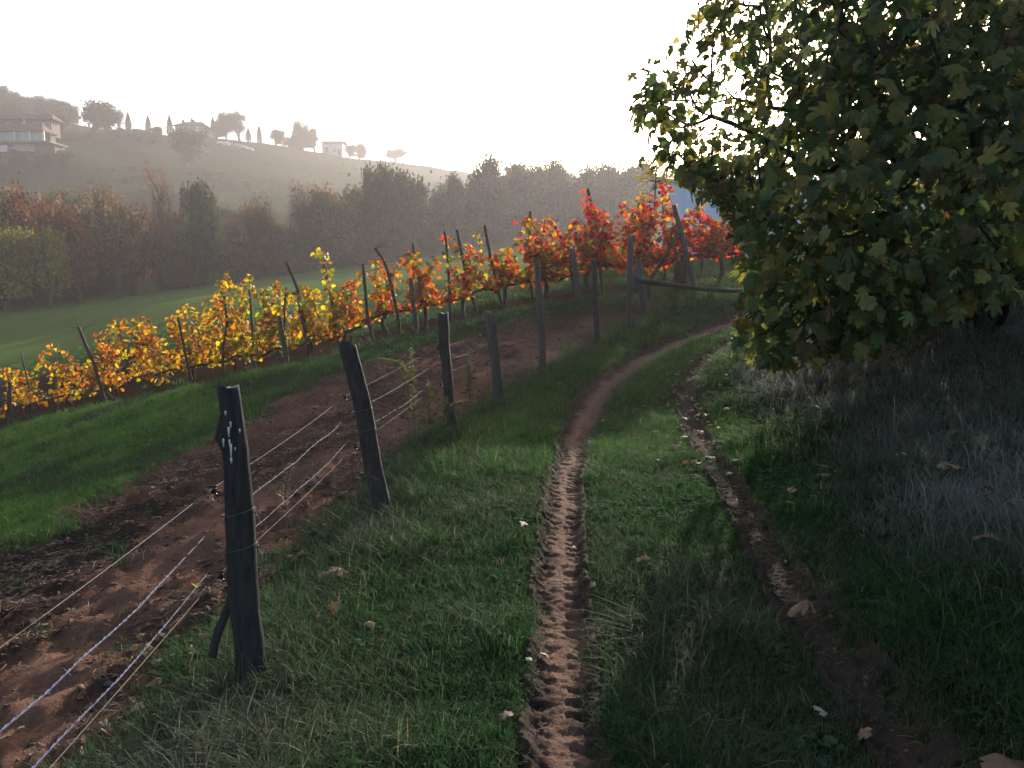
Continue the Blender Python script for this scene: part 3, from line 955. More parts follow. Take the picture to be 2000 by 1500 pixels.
for vi, (u0, lab) in enumerate(VINES):
    r = np.random.default_rng(500 + vi)
    b = row_pt(u0)
    ul = (VINES[vi - 1][0] + u0) / 2 if vi else u0 - 45
    ur = (VINES[vi + 1][0] + u0) / 2 if vi < len(VINES) - 1 else u0 + 60
    root = thing("grape_vine", lab, "vine", tuple(b), "vines of the nearest row")
    # trunk and arms
    hc = 0.34 if u0 < 700 else 0.50
    if u0 > 1100:
        hc = 0.62
    tr = 0.055 if u0 > 1000 else 0.042
    g = Geo()
    top = b + [r.normal(0, 0.05), r.normal(0, 0.05), hc]
    mid = b + [r.normal(0, 0.10), r.normal(0, 0.06), hc * 0.5]
    g.tube(curve_pts([b - [0, 0, 0.12], b + [0.01, 0, 0.02], mid, top], 5), np.linspace(tr * 1.25, tr * 0.9, 16), 8)
    ends = []
    for un in (ul - 8, ur + 8):
        e = row_pt(un)
        e = e + [0, r.normal(0, 0.05), hc * r.uniform(0.85, 1.1)]
        m1 = top * 0.55 + e * 0.45 + [0, r.normal(0, 0.05), r.uniform(-0.12, -0.01)]
        arm = curve_pts([top - [0, 0, 0.03], m1, e], 7)
        arm[:, 2] += r.normal(0, 0.008, len(arm))
        g.tube(arm, np.linspace(tr * 0.85, tr * 0.42, len(arm)), 7)
        ends.append(arm)
    g.build("trunk", M_BARK, root)
    # canes
    arms = np.vstack(ends)
    gc = Geo()
    LP, LD, LN, LS, LC, LW = [], [], [], [], [], []
    dens = {True: 0.58}.get(u0 < 160, 1.0) * (0.82 if 690 < u0 < 960 else 1.0)
    ncane = int(round((28 if u0 > 1000 else 18) * dens * max(0.7, (ur - ul) / 82)))
    for c in range(ncane):
        st = arms[r.integers(len(arms))] + r.normal(0, 0.03, 3)
        uu = u0 + (ur - u0 if r.random() < 0.5 else ul - u0) * r.random()
        Y = float(row_y(uu)) + r.normal(0, 0.20)
        ztop = env_z(uu, Y)
        gz0 = float(height(at(uu, 600, Y)[0], Y))
        k = r.uniform(0.42, 1.03) if r.random() < 0.75 else r.uniform(-0.1, 0.5)
        tip = at(uu, 600, Y); tip[2] = gz0 + hc + (ztop - gz0 - hc) * k
        midp = st * 0.45 + tip * 0.55 + r.normal(0, 0.09, 3) + [0, 0, 0.10]
        C = curve_pts([st, midp, tip, tip + [r.normal(0, 0.10), r.normal(0, 0.08), -0.10 * r.random()]], 7)
        gc.tube(C, np.linspace(0.008, 0.003, len(C)), 4, cap=False)
        D = resample(C, 0.047)
        if len(D) < 3:
            continue
        skip = 0.20 if 160 < u0 < 420 else 0.30 if u0 < 160 else (0.26 if 690 < u0 < 960 else 0.06 if u0 > 1000 else 0.12)
        for q in D[1:]:
            for rep in range(2 if r.random() < 0.55 else 1):
                if r.random() < skip:
                    continue
                out = np.array([r.normal(0, 1), r.normal(0, 1.0), r.normal(-0.45, 0.5)])
                LP.append(q + r.normal(0, 0.035, 3)); LD.append(out)
                LN.append(np.array([r.normal(0, 0.6), -0.5 + r.normal(0, 0.6), 0.8]))
                LS.append(r.uniform(0.066, 0.125))
                hrel = (q[2] - gz0) / max(ztop - gz0, 0.3)
                LC.append(pal(uu, hrel, r)); LW.append(r.integers(3))
    gc.build("cane", M_CANE, root)
    LP, LD, LN, LS, LC, LW = map(np.array, (LP, LD, LN, LS, LC, LW))
    M = frames(LD, LN)
    order = np.argsort(LP[:, 1] - LS * 6)          # the largest leaves nearest the viewer are parts of their own
    own = order[:14]
    rest = np.setdiff1d(np.arange(len(LP)), own)
    V, F, C = leaf_cloud(VINE_T, LP[rest], M[rest], LS[rest], LC[rest], LW[rest])
    obj("foliage", V, F, M_VINELEAF, root, smooth=False, attrs={"Col": C})["kind"] = "stuff"
    for i in own:
        col = min((GOLD, YEL, YGR, GRN, ORA, RUST, RED, CRIM), key=lambda c: np.sum((np.array(c) - LC[i]) ** 2))
        add_leaf(root, single_leaf_mesh("vine", VINE_T, LW[i], col, M_VINELEAF), LP[i], M[i], LS[i])

# the single leafy shoot standing above the row, and small tufts on stakes
def leafy_shoot(pts_px, Y, n, name, lab, pick, s=(0.07, 0.11), spread=0.06):
    r = np.random.default_rng(int(pts_px[0][0]))
    C = curve_pts(np.array([at(u, v, Y) for u, v in pts_px]), 8)
    root = thing(name, lab, "vine shoot", tuple(C[0]))
    Geo().tube(C, np.linspace(0.012, 0.005, len(C)), 5).build("stem", M_CANE, root)
    k = r.uniform(0.05, 1, n) ** 0.7
    P = np.c_[[np.interp(k, np.linspace(0, 1, len(C)), C[:, j]) for j in range(3)]].T + r.normal(0, spread, (n, 3))
    D = np.c_[r.normal(0, 1, n), r.normal(0, 1, n), r.normal(-0.5, 0.4, n)]
    M = frames(D, np.c_[r.normal(0, .5, n), r.normal(-.5, .5, n), np.full(n, .8)])
    cols = np.array([pick[r.integers(len(pick))] for _ in range(n)]) * r.uniform(0.75, 1.1, (n, 1))
    V, F, Cc = leaf_cloud(VINE_T, P, M, r.uniform(*s, n), cols, r.integers(0, 3, n))
    obj("foliage", V, F, M_VINELEAF, root, smooth=False, attrs={"Col": Cc})["kind"] = "stuff"
leafy_shoot([(648, 600), (642, 555), (634, 505), (626, 492)], 16.5, 55, "vine_shoot", "lone yellow leafy shoot standing up above the middle of the row", [YEL, GOLD, YGR])
leafy_shoot([(1170, 470), (1160, 425), (1148, 390)], 17.0, 60, "vine_shoot", "crimson leafy shoot wound round the tallest bare-topped stake", [RED, CRIM, RED], spread=0.08)
leafy_shoot([(938, 500), (936, 470), (932, 445)], 16.6, 12, "vine_shoot", "small pale yellow shoot tip above the rust-coloured vines", [YEL, YEL, YGR], s=(0.06, 0.09), spread=0.04)

STAKES = [  # px points top to bottom, radius, distance offset, material, label
    ([(15, 747), (18, 790), (21, 832)], 0.060, -0.35, M_STAKE, "thick dark post at the lower left end of the vine row"),
    ([(37, 689), (47, 716), (58, 765)], 0.026, 0.0, M_STAKE, "thin crooked stake between the two lowest vines"),
    ([(109, 672), (111, 712), (112, 770)], 0.014, 0.0, M_CANE, "thin upright bare cane near the lower end of the row"),
    ([(149, 639), (172, 690), (182, 705), (205, 784)], 0.048, -0.3, M_STAKE, "long dark stake leaning left, with bare twigs at its tip"),
    ([(186, 656), (202, 678), (225, 740)], 0.040, 0.5, M_STAKE, "blunt stake stub just right of the twiggy leaning stake"),
    ([(344, 620), (356, 670), (367, 716), (375, 745)], 0.036, -0.2, M_STAKE, "bent stake in the middle of the golden vines"),
    ([(435, 578), (441, 632), (436, 680), (435, 728)], 0.036, -0.25, M_STAKE, "upright stake where golden leaves turn to yellow"),
    ([(483, 558), (489, 610), (494, 665), (497, 705)], 0.030, 0.0, M_STAKE, "slim stake just right of the tall yellow tuft"),
    ([(543, 618), (550, 652), (558, 688)], 0.062, -0.5, M_POST_GREY, "short thick grey post in front of the yellow-green vines"),
    ([(557, 561), (556, 600), (556, 640)], 0.024, 0.0, M_STAKE, "short thin stake directly above the thick grey post"),
    ([(556, 511), (572, 545), (581, 572), (590, 620), (601, 672)], 0.042, 0.0, M_STAKE, "bent dark stake with a bare curved top above the yellow vines"),
    ([(630, 515), (645, 580), (655, 630), (662, 675)], 0.034, 0.1, M_STAKE, "stake carrying the lone yellow leafy shoot"),
    ([(707, 516), (712, 560), (717, 610), (726, 655)], 0.036, -0.25, M_STAKE, "dark stake at the left end of the rust-coloured vines"),
    ([(731, 484), (746, 505), (757, 530), (768, 575), (778, 625)], 0.034, -0.2, M_STAKE, "hooked stake with arching bare shoots at its top"),
    ([(801, 545), (806, 588), (812, 632)], 0.052, -0.5, M_POST_GREY, "short grey post standing clear before the rust-coloured vines"),
    ([(805, 474), (813, 520), (822, 565), (831, 618)], 0.036, 0.0, M_STAKE, "stake topped by a tuft of orange leaves"),
    ([(868, 451), (874, 505), (877, 550), (879, 592)], 0.030, 0.0, M_STAKE, "leftmost of the three close stakes among rust-red leaves"),
    ([(892, 448), (905, 510), (917, 560), (931, 608)], 0.040, 0.0, M_STAKE, "middle one of the three close stakes, leaning left"),
    ([(947, 440), (956, 490), (968, 545), (984, 606)], 0.038, 0.0, M_STAKE, "rightmost of the three close stakes, knobbly and bare at the top"),
    ([(1036, 412), (1035, 460), (1036, 520), (1040, 590)], 0.036, 0.2, M_STAKE, "upright stake at the start of the red leaves"),
    ([(1075, 425), (1092, 455), (1108, 490), (1118, 540), (1126, 580)], 0.040, 0.1, M_STAKE, "steeply leaning stake with twigs at its tip among red leaves"),
    ([(1118, 486), (1124, 535), (1131, 588)], 0.070, -0.5, M_POST_GREY, "thick grey post below the steeply leaning stake"),
    ([(1149, 367), (1153, 390), (1161, 420), (1168, 470), (1176, 560)], 0.040, 0.1, M_STAKE, "tallest stake, its bare curved top rising out of the red vines"),
    ([(1249, 395), (1251, 450), (1252, 560)], 0.026, 0.1, M_STAKE, "thin stake inside the orange-red column of leaves"),
    ([(1294, 355), (1296, 400), (1298, 470), (1300, 552)], 0.034, 0.6, M_STAKE, "dark stake at the corner of the pale blue shed"),
    ([(1318, 400), (1330, 450), (1342, 505), (1357, 562)], 0.062, -0.9, M_POST_GREY, "heavy grey post leaning left before the scarlet vine"),
    ([(1330, 447), (1300, 498), (1270, 550)], 0.036, -0.8, M_STAKE, "diagonal strut propping the heavy leaning post"),
    ([(1366, 395), (1369, 460), (1372, 540)], 0.028, 0.2, M_STAKE, "thin stake between the scarlet vine and the fig leaves"),
]
for k, (px, rad, dy, mt, lab) in enumerate(STAKES):
    ub = px[-1][0]
    Y = float(row_y(ub)) + dy
    P = np.array([at(u, v, Y) for u, v in px])
    P[:-1, 1] += np.linspace(0.10, 0.0, len(P) - 1)
    bz = float(height(P[-1][0], P[-1][1]))
    if abs(P[-1][2] - bz) > 0.02:
        P = np.vstack([P, [P[-1][0] + 0.01, P[-1][1], bz - 0.15]]) if P[-1][2] > bz else P
    P = P[::-1]
    C = curve_pts(P, 5)
    rr = np.random.default_rng(k)
    V, F = tube(C, np.linspace(rad * 1.05, rad * 0.8, len(C)) * (1 + rr.normal(0, 0.06, len(C))), 8, True, 0.06, k)
    o = obj("vine_stake" if rad < 0.05 else "vine_post", V, F, mt, origin=tuple(C[0]))
    tag(o, lab, "stake" if rad < 0.05 else "post", "stakes and posts of the vine row")
    if "twig" in lab or "arching" in lab:
        g = Geo()
        for j in range(5):
            q = C[-1 - j % 3]
            e = q + [rr.uniform(-0.35, 0.45), rr.normal(0, 0.1), rr.uniform(-0.05, 0.35)]
            g.tube(curve_pts([q, (q + e) / 2 + rr.normal(0, 0.05, 3), e], 4), np.linspace(0.007, 0.003, 9), 4)
        tw = g.build("twig", M_CANE); tw.parent = o; tw.matrix_parent_inverse = Matrix.Translation(-o.location)

# row wires between the stakes
for hgt, lab in ((0.75, "lower trellis wire running along the vine row"), (1.25, "upper trellis wire running along the vine row")):
    P = np.array([row_pt(u) + [0, 0, hgt] for u in np.arange(-100, 1420, 60)])
    o = Geo().tube(P, 0.003, 4).build("trellis_wire", M_STEEL, origin=tuple(P[0]))
    tag(o, lab, "wire", "trellis wires")

# dark stump beside the heavy leaning post
b = at(1330, 545, 17.6); b[2] = height(b[0], b[1])
V, F = post_mesh(b, b + [0.0, 0, 0.60], 0.135, 0.125, 8, [(0.7, 0.5, 0.02, 0.2, 1)])
tag(obj("tree_stump", V, F, M_BARK, origin=tuple(b)), "short black stump behind the heavy leaning post", "stump")

# ---------------------------------------------------------------- fig tree
M_FIGLEAF = leaf_mat("fig_leaf", 'attr', trans=0.36, rough=0.55, spec=0.2, var=0.3, sat_trans=1.2)
M_FIGBARK = plain("fig_bark", (0.020, 0.018, 0.017), (0.062, 0.056, 0.050), 14.0, 0.9, bump_d=0.01)
SIL = np.array([(1420, -60), (1385, 40), (1345, 120), (1290, 165), (1268, 235), (1300, 290), (1330, 340), (1395, 395), (1440, 455), (1455, 530), (1480, 600), (1440, 690), (1530, 730), (1680, 700), (1760, 640), (1900, 600), (2100, 560), (2600, 560), (2900, 300), (2800, -350), (2300, -720), (1800, -560)], float)

def inside(u, v, poly):
    c = False
    j = len(poly) - 1
    for i in range(len(poly)):
        (xi, yi), (xj, yj) = poly[i], poly[j]
        if (yi > v) != (yj > v) and u < (xj - xi) * (v - yi) / (yj - yi) + xi:
            c = not c
        j = i
    return c

fig_b = at(1935, 600, 9.0); fig_b[2] = height(fig_b[0], fig_b[1])
fig = thing("fig_tree", "large spreading fig tree with lobed green and yellow leaves over the bank", "tree", tuple(fig_b))
r = np.random.default_rng(2024)
tips = []
# hand-placed outer sprays
for u, v, Y in [(1285, 200, 7.4), (1300, 232, 7.6), (1350, 130, 7.5), (1340, 180, 7.0), (1395, 70, 7.6), (1430, 20, 7.5), (1330, 262, 7.8), (1320, 310, 7.7), (1385, 345, 7.4), (1390, 300, 7.2), (1455, 400, 7.6), (1490, 440, 7.2), (1480, 500, 7.4),
                (1500, 555, 7.3), (1500, 600, 7.0), (1480, 668, 6.4), (1530, 690, 6.2), (1590, 665, 6.2), (1620, 690, 6.4), (1660, 640, 6.3), (1700, 600, 6.4), (1560, 620, 6.6), (1600, 560, 6.4), (1680, 520, 5.6), (1740, 560, 5.7), (1780, 520, 5.5), (1640, 480, 5.8),
                (1680, 330, 5.3), (1620, 320, 5.4), (1900, 440, 5.2), (1950, 500, 5.4), (1840, 300, 5.3), (1930, 330, 5.2), (1560, 420, 6.0), (1500, 520, 6.6), (1480, 330, 6.6), (1550, 250, 6.4), (1750, 200, 5.8), (1900, 180, 5.6), (1960, 80, 5.6), (1820, 60, 6.0)]:
    tips.append(at(u, v, Y))
tries = 0
while len(tips) < 370 and tries < 20000:
    tries += 1
    u, v = r.uniform(1260, 2900), r.uniform(-700, 720)
    if not inside(u, v, SIL):
        continue
    if u < 1560 and v < 330 and r.random() < 0.3:
        continue
    if u > 2060 and r.random() < 0.96:  # side out of view, thinned to let skylight onto the bank
        continue
    edge = min(1.0, max(0.25, (u - 1280) / 420))
    Y = 8.2 + r.uniform(-2.7, 5.0 if (u > 1480 and 250 < v < 540) else 2.6) * edge  # crown stretched back behind the front leaves, added to shade the foreground
    p = at(u, v, Y)
    if p[2] < height(p[0], p[1]) + 0.3 or p[2] > 7.2:
        continue
    if min(np.linalg.norm(p - q) for q in tips) < 0.28:
        continue
    tips.append(p)
tips = np.array(tips)
# branching: every tip joins the nearest wood already grown
nodes = [fig_b + [0, 0, -0.2]]
parent = [-1]
depth = [0.0]
def grow(frm, pts):
    k = frm
    for q in pts:
        nodes.append(np.array(q)); parent.append(k); depth.append(depth[k] + np.linalg.norm(nodes[-1] - nodes[k])); k = len(nodes) - 1
    return k
stems = [[(1925, 520, 8.9), (1900, 420, 8.7), (1880, 360, 8.5), (1905, 270, 8.3), (1860, 150, 8.0), (1800, 20, 7.8), (1720, -150, 7.8)],
         [(1890, 560, 8.6), (1820, 480, 8.2), (1740, 400, 7.8), (1640, 350, 7.6), (1540, 300, 7.5), (1450, 250, 7.5), (1370, 220, 7.5)],
         [(1880, 570, 8.4), (1790, 520, 7.8), (1700, 500, 7.2), (1620, 480, 6.9), (1560, 540, 6.8)],
         [(1960, 500, 8.6), (1990, 380, 8.0), (2010, 250, 7.4), (1980, 120, 6.8), (1930, 0, 6.4)],
         [(1965, 590, 7.8), (1905, 470, 6.7), (1880, 385, 6.2), (1906, 290, 5.9), (1862, 175, 5.8), (1800, 40, 5.9), (1740, -90, 6.0)],
         [(2000, 540, 9.2), (2120, 420, 9.2), (2260, 300, 9.0), (2380, 120, 9.0)],
         [(1940, 520, 9.4), (1900, 360, 9.8), (1820, 200, 10.0), (1700, 60, 10.0)],
         [(1860, 510, 9.8), (1720, 450, 11.2), (1620, 420, 12.2), (1530, 400, 12.6)],
         [(1770, 330, 7.9), (1690, 160, 7.8), (1640, 40, 7.8), (1600, -60, 7.8)]]
for si, s in enumerate(stems):
    P = np.array([at(*q) for q in s])
    frm = 0 if si < 8 else int(np.argmin([np.linalg.norm(n - P[0]) for n in nodes]))
    C = curve_pts(np.vstack([nodes[frm], P]), 4)[1:]
    grow(frm, C)
for t in tips[np.argsort(np.linalg.norm(tips - fig_b, axis=1))]:
    A = np.array(nodes)
    d = np.linalg.norm(A - t, axis=1) + 0.25 * np.array(depth)
    d += 2.0 * np.maximum(0, np.linalg.norm(A - fig_b, axis=1) - np.linalg.norm(t - fig_b))
    k = int(np.argmin(d))
    a = A[k]
    L = np.linalg.norm(t - a)
    if L < 0.08:
        continue
    m1 = a * 0.5 + t * 0.5 + r.normal(0, 0.06 * L, 3) + [0, 0, -0.10 * L]
    t2 = t + [0, 0, 0.06]
    n = max(3, int(L / 0.16))
    tt = np.linspace(0, 1, n + 1)[1:, None]
    grow(k, (1 - tt) ** 2 * a + 2 * tt * (1 - tt) * m1 + tt ** 2 * t2)
A = np.array(nodes); par = np.array(parent)
area = np.zeros(len(A)); kids = [[] for _ in A]
for i in range(len(A) - 1, 0, -1):
    if area[i] == 0:
        area[i] = 0.006 ** 2
    area[par[i]] += area[i] * 1.0 + 2e-7
    kids[par[i]].append(i)
rad = np.minimum(np.sqrt(area) * 1.6, 0.19)
# chains -> tubes; thick wood is the trunk, the rest branches and twigs
trunk_g, limb_list, twig_g = Geo(), [], Geo()
def walk(i):
    stack = [(i, None)]
    while stack:
        s, pre = stack.pop()
        chain = [pre, s] if pre is not None else [s]
        while kids[chain[-1]]:
            ks = sorted(kids[chain[-1]], key=lambda q: -area[q])
            for o in ks[1:]:
                stack.append((o, chain[-1]))
            chain.append(ks[0])
        if len(chain) < 2:
            continue
        P, R = A[chain], rad[chain].copy()
        if pre is not None:
            R[0] = R[1]
        if R.max() > 0.075:
            trunk_g.tube(P, R, 10)
        elif R.max() > 0.024:
            limb_list.append((P, R))
        else:
            twig_g.tube(P, R, 5, cap=False)
walk(0)
trunk_g.build("trunk", M_FIGBARK, fig)
for P, R in limb_list:
    Geo().tube(P, R, 7).build("branch", M_FIGBARK, fig)
twig_g.build("twigs", M_FIGBARK, fig)["kind"] = "stuff"
# leaves round every tip
cen = np.array([5.2, 8.2, 3.3])
FP, FD, FN, FS, FC, FW = [], [], [], [], [], []
FIGPAL = [((0.050, 0.075, 0.028), 4.0), ((0.085, 0.105, 0.035), 3.0), ((0.052, 0.074, 0.032), 2.4), ((0.125, 0.125, 0.042), 2.0), ((0.20, 0.175, 0.055), 0.9), ((0.11, 0.080, 0.042), 0.9), ((0.26, 0.26, 0.11), 0.25)]
fw = np.array([w for _, w in FIGPAL]); fw /= fw.sum()
leaf_nodes = [i for i in range(len(A)) if rad[i] < 0.02 and A[i][2] > height(A[i][0], A[i][1]) + 0.2]
for t in tips:
    pu = (t - EYE)[0] / (t - EYE)[1] * F_PX + 1000
    pv = 560 - (t - EYE)[2] / (t - EYE)[1] * F_PX
    thin = pu < 1600 and pv < 300
    nl = int(r.uniform(18, 25) if thin else r.uniform(44, 58) if pu > 1640 else r.uniform(36, 50))
    low = pv > 330
    wts = fw * (np.array([0.8, 1, 0.6, 1.7, 1.6, 1.2, 1]) if (pu < 1480 or (low and pu < 1760 and pv > 520)) else 1)
    wts = wts / wts.sum()
    for _ in range(nl):
        q = t + r.normal(0, 1, 3) * ([0.13, 0.16, 0.15] if pu < 1420 else [0.22, 0.24, 0.20]) + [0, 0, 0.02]
        qu, qv = q[0] / q[1] * F_PX + 1000, 560 - (q[2] - 1.6) / q[1] * F_PX
        if qv > np.interp(qu, [1400, 1470, 1530, 1680, 1760, 1900, 2100, 2600], [560, 690, 715, 685, 630, 585, 530, 520]) or (qv > 330 and qu < np.interp(qv, [330, 400, 460, 530, 620, 700], [1320, 1400, 1440, 1450, 1450, 1440])):
            continue                                 # browsed and wind-trimmed underside
        if q[2] < height(q[0], q[1]) + 0.12:
            continue
        o = q - cen; o /= np.linalg.norm(o) + 1e-6
        dd = o * [0.7, 0.7, 0.2] + r.normal(0, 0.55, 3) + [0, 0, -0.75]
        FP.append(q); FD.append(dd)
        FN.append(o * 0.5 + r.normal(0, 0.55, 3) + [0, -0.25, 0.75])
        FS.append(0.062 + 0.10 * r.random() ** 1.3)
        c = np.array(FIGPAL[r.choice(len(FIGPAL), p=wts)][0])
        FC.append(c * r.uniform(0.85, 1.6)); FW.append(r.integers(6))
FP, FD, FN, FS, FC, FW = map(np.array, (FP, FD, FN, FS, FC, FW))
FM = frames(FD, FN)
# the 300 leaves that show largest: near the viewer and inside the frame
uu = FP[:, 0] / FP[:, 1] * F_PX + 1000
vv = 560 - (FP[:, 2] - 1.6) / FP[:, 1] * F_PX
score = np.where((uu > 1250) & (uu < 2020) & (vv > -20), FP[:, 1] / FS, 1e6)
order = np.argsort(score)
own, rest = order[:300], order[300:]
V, F, C = leaf_cloud(FIG_T, FP[rest], FM[rest], FS[rest], FC[rest], FW[rest])
obj("foliage", V, F, M_FIGLEAF, fig, smooth=False, attrs={"Col": C})["kind"] = "stuff"
for i in own:
    col = min((c for c, _ in FIGPAL), key=lambda c: np.sum((np.array(c) - FC[i]) ** 2))
    add_leaf(fig, single_leaf_mesh("fig", FIG_T, FW[i], col, M_FIGLEAF), FP[i], FM[i], FS[i])

# dark brambles under and behind the fig
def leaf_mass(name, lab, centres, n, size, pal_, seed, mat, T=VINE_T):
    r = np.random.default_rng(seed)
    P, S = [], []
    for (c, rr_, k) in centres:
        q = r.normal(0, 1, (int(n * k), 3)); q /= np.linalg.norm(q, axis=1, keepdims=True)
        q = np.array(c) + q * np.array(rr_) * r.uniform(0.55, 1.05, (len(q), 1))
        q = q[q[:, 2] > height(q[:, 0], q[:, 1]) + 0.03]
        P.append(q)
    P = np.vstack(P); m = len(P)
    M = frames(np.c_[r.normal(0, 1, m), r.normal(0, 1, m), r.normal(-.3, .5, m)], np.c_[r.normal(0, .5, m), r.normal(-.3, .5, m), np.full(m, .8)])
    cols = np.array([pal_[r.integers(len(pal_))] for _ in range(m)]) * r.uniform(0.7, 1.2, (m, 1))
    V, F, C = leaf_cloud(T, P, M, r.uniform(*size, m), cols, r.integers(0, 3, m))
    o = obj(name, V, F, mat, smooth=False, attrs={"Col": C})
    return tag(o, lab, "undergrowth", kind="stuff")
cs = []
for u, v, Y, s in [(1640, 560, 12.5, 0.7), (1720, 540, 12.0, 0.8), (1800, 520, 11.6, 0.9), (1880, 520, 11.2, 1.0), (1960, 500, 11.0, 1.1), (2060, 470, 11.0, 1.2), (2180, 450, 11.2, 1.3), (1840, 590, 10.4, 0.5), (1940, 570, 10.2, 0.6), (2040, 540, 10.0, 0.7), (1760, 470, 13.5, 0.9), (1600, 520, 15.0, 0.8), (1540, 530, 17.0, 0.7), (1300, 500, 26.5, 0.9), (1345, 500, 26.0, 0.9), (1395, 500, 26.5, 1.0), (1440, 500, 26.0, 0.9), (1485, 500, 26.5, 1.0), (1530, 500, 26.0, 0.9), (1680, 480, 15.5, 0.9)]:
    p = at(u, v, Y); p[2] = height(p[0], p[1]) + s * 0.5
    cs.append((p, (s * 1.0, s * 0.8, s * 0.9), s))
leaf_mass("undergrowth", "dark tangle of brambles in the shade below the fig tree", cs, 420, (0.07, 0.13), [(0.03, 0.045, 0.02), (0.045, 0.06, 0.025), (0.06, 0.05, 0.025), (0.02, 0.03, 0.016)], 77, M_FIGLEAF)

# ---------------------------------------------------------------- distant trees
M_CROWN = leaf_mat("tree_leaf", 'object', trans=0.30, rough=0.7, spec=0.1, var=0.2)
M_TRUNK = plain("tree_bark", (0.030, 0.025, 0.022), (0.075, 0.062, 0.052), 6.0, 0.95)

def tree_template(seed, kind):
    """Skeleton and leaves of a tree 1 unit tall. Returns trunk (V, F) and crown (V, F, shade)."""
    r = np.random.default_rng(seed)
    g = Geo()
    tips = []
    def branch(p, d, L, rad, lvl, maxl):
        n = 4
        P = [p]
        for i in range(n):
            d = d + r.normal(0, 0.13, 3) + [0, 0, 0.05 if kind != 'bare' else 0.09]
            d = d / np.linalg.norm(d)
            P.append(P[-1] + d * L / n)
        g.tube(P, np.linspace(rad, rad * 0.55, n + 1), 5 if lvl else 7, cap=False)
        if lvl == maxl:
            tips.append(P[-1]); tips.append(P[-2])
            return
        k = {0: 6, 1: 4, 2: 3, 3: 2}[lvl] + r.integers(0, 2)
        for j in range(k):
            f = r.uniform(0.30, 1.0)
            q = P[int(f * n)]
            a = r.uniform(0, 2 * math.pi)
            sp = {'round': 0.95, 'tall': 0.55, 'bare': 0.50, 'sparse': 0.85, 'flat': 1.0}[kind] * r.uniform(0.6, 1.2)
            side = np.array([math.cos(a), math.sin(a), 0.1])
            nd = d * math.cos(sp) + side * math.sin(sp)
            if kind == 'flat':
                nd[2] = abs(nd[2]) * 0.6
            branch(q, nd / np.linalg.norm(nd), L * r.uniform(0.58, 0.80), rad * 0.55, lvl + 1, maxl)
    if kind == 'cypress':
        g.tube([(0, 0, 0), (0, 0, 0.3), (0, 0, 0.9)], [0.02, 0.016, 0.004], 6)
        n = 2600
        h = r.uniform(0.05, 1, n) ** 0.8
        w = 0.105 * np.sin(np.clip(h * 1.02, 0, 1) ** 0.75 * math.pi) ** 0.7 * (1 - 0.35 * h) + 0.004
        a = r.uniform(0, 2 * math.pi, n)
        rr = w * r.uniform(0.5, 1.05, n)
        P = np.c_[np.cos(a) * rr, np.sin(a) * rr, h]
        size = 0.026
    else:
        tl = {'round': 0.20, 'tall': 0.24, 'bare': 0.26, 'sparse': 0.34, 'flat': 0.55}[kind]
        branch(np.array([0, 0, -0.02]), np.array([0, 0, 1.0]), tl, 0.022, 0, 3)
        T = np.array(tips)
        per = {'round': 38, 'tall': 34, 'bare': 9, 'sparse': 13, 'flat': 22}[kind]
        sg = {'round': 0.027, 'tall': 0.025, 'bare': 0.03, 'sparse': 0.032, 'flat': 0.030}[kind]
        T = T[r.permutation(len(T))[:280]]
        P = (T[:, None] + r.normal(0, sg, (len(T), per, 3))).reshape(-1, 3)
        P = P[P[:, 2] > 0.06]
        size = 0.0185 if kind in ('round', 'tall') else 0.015
    n = len(P)
    M = frames(r.normal(0, 1, (n, 3)), r.normal(0, 1, (n, 3)) + [0, 0, 0.6])
    q = np.array([(0, -0.5, 0), (0.42, 0, 0.1), (0, 0.6, 0), (-0.42, 0, -0.08)])
    S = r.uniform(0.6, 1.35, n) * size
    V = (np.einsum('nij,kj->nki', M, q) * S[:, None, None] + P[:, None]).reshape(-1, 3)
    F = np.arange(n * 4).reshape(-1, 4)
    sh = np.repeat(r.uniform(0.55, 1.35, n), 4)
    tv, tf = g.V(), g.f
    top = V[:, 2].max()
    wid = np.percentile(np.abs(V[:, :2]), 97)
    return (tv / top, tf), (V / top, F, sh), wid / top

TEMPL, ARR = {}, {}
for nm, kind, seed in [("round", 'round', 1), ("round2", 'round', 2), ("round3", 'round', 5), ("tall", 'tall', 3), ("tall2", 'tall', 8), ("bare", 'bare', 4), ("sparse", 'sparse', 6), ("flat", 'flat', 7), ("cypress", 'cypress', 9)]:
    (tv, tf), (cv, cf, sh), wid = tree_template(seed, kind)
    ARR[nm] = (tv, tf, cv, cf, sh)
    TEMPL[nm] = (np_mesh("trunk", tv, tf, M_TRUNK), np_mesh("crown", cv, cf, M_CROWN, False, {"shade": sh}), wid)

def place_tree(kind, u, vtop, Y, wpx, col, name, lab, group=None, vbase=None, rot=None):
    p = at(u, 500, Y)
    p[2] = float(height(p[0], p[1])) - 0.1
    H = max(at(u, vtop, Y)[2] - p[2], 1.0)
    tm, cm, wid = TEMPL[kind]
    W = wpx * Y / F_PX / 2 / wid
    root = thing(name, lab, "tree", tuple(p), group)
    a = rot if rot is not None else random.uniform(0, 6.28)
    for nm, me in (("trunk", tm), ("crown", cm)):
        o = bpy.data.objects.new(nm, me)
        link(o)
        o.parent = root
        o.rotation_euler = (0, 0, a)
        o.scale = (W, W, H)
        o.color = (*col, 1)
    return root

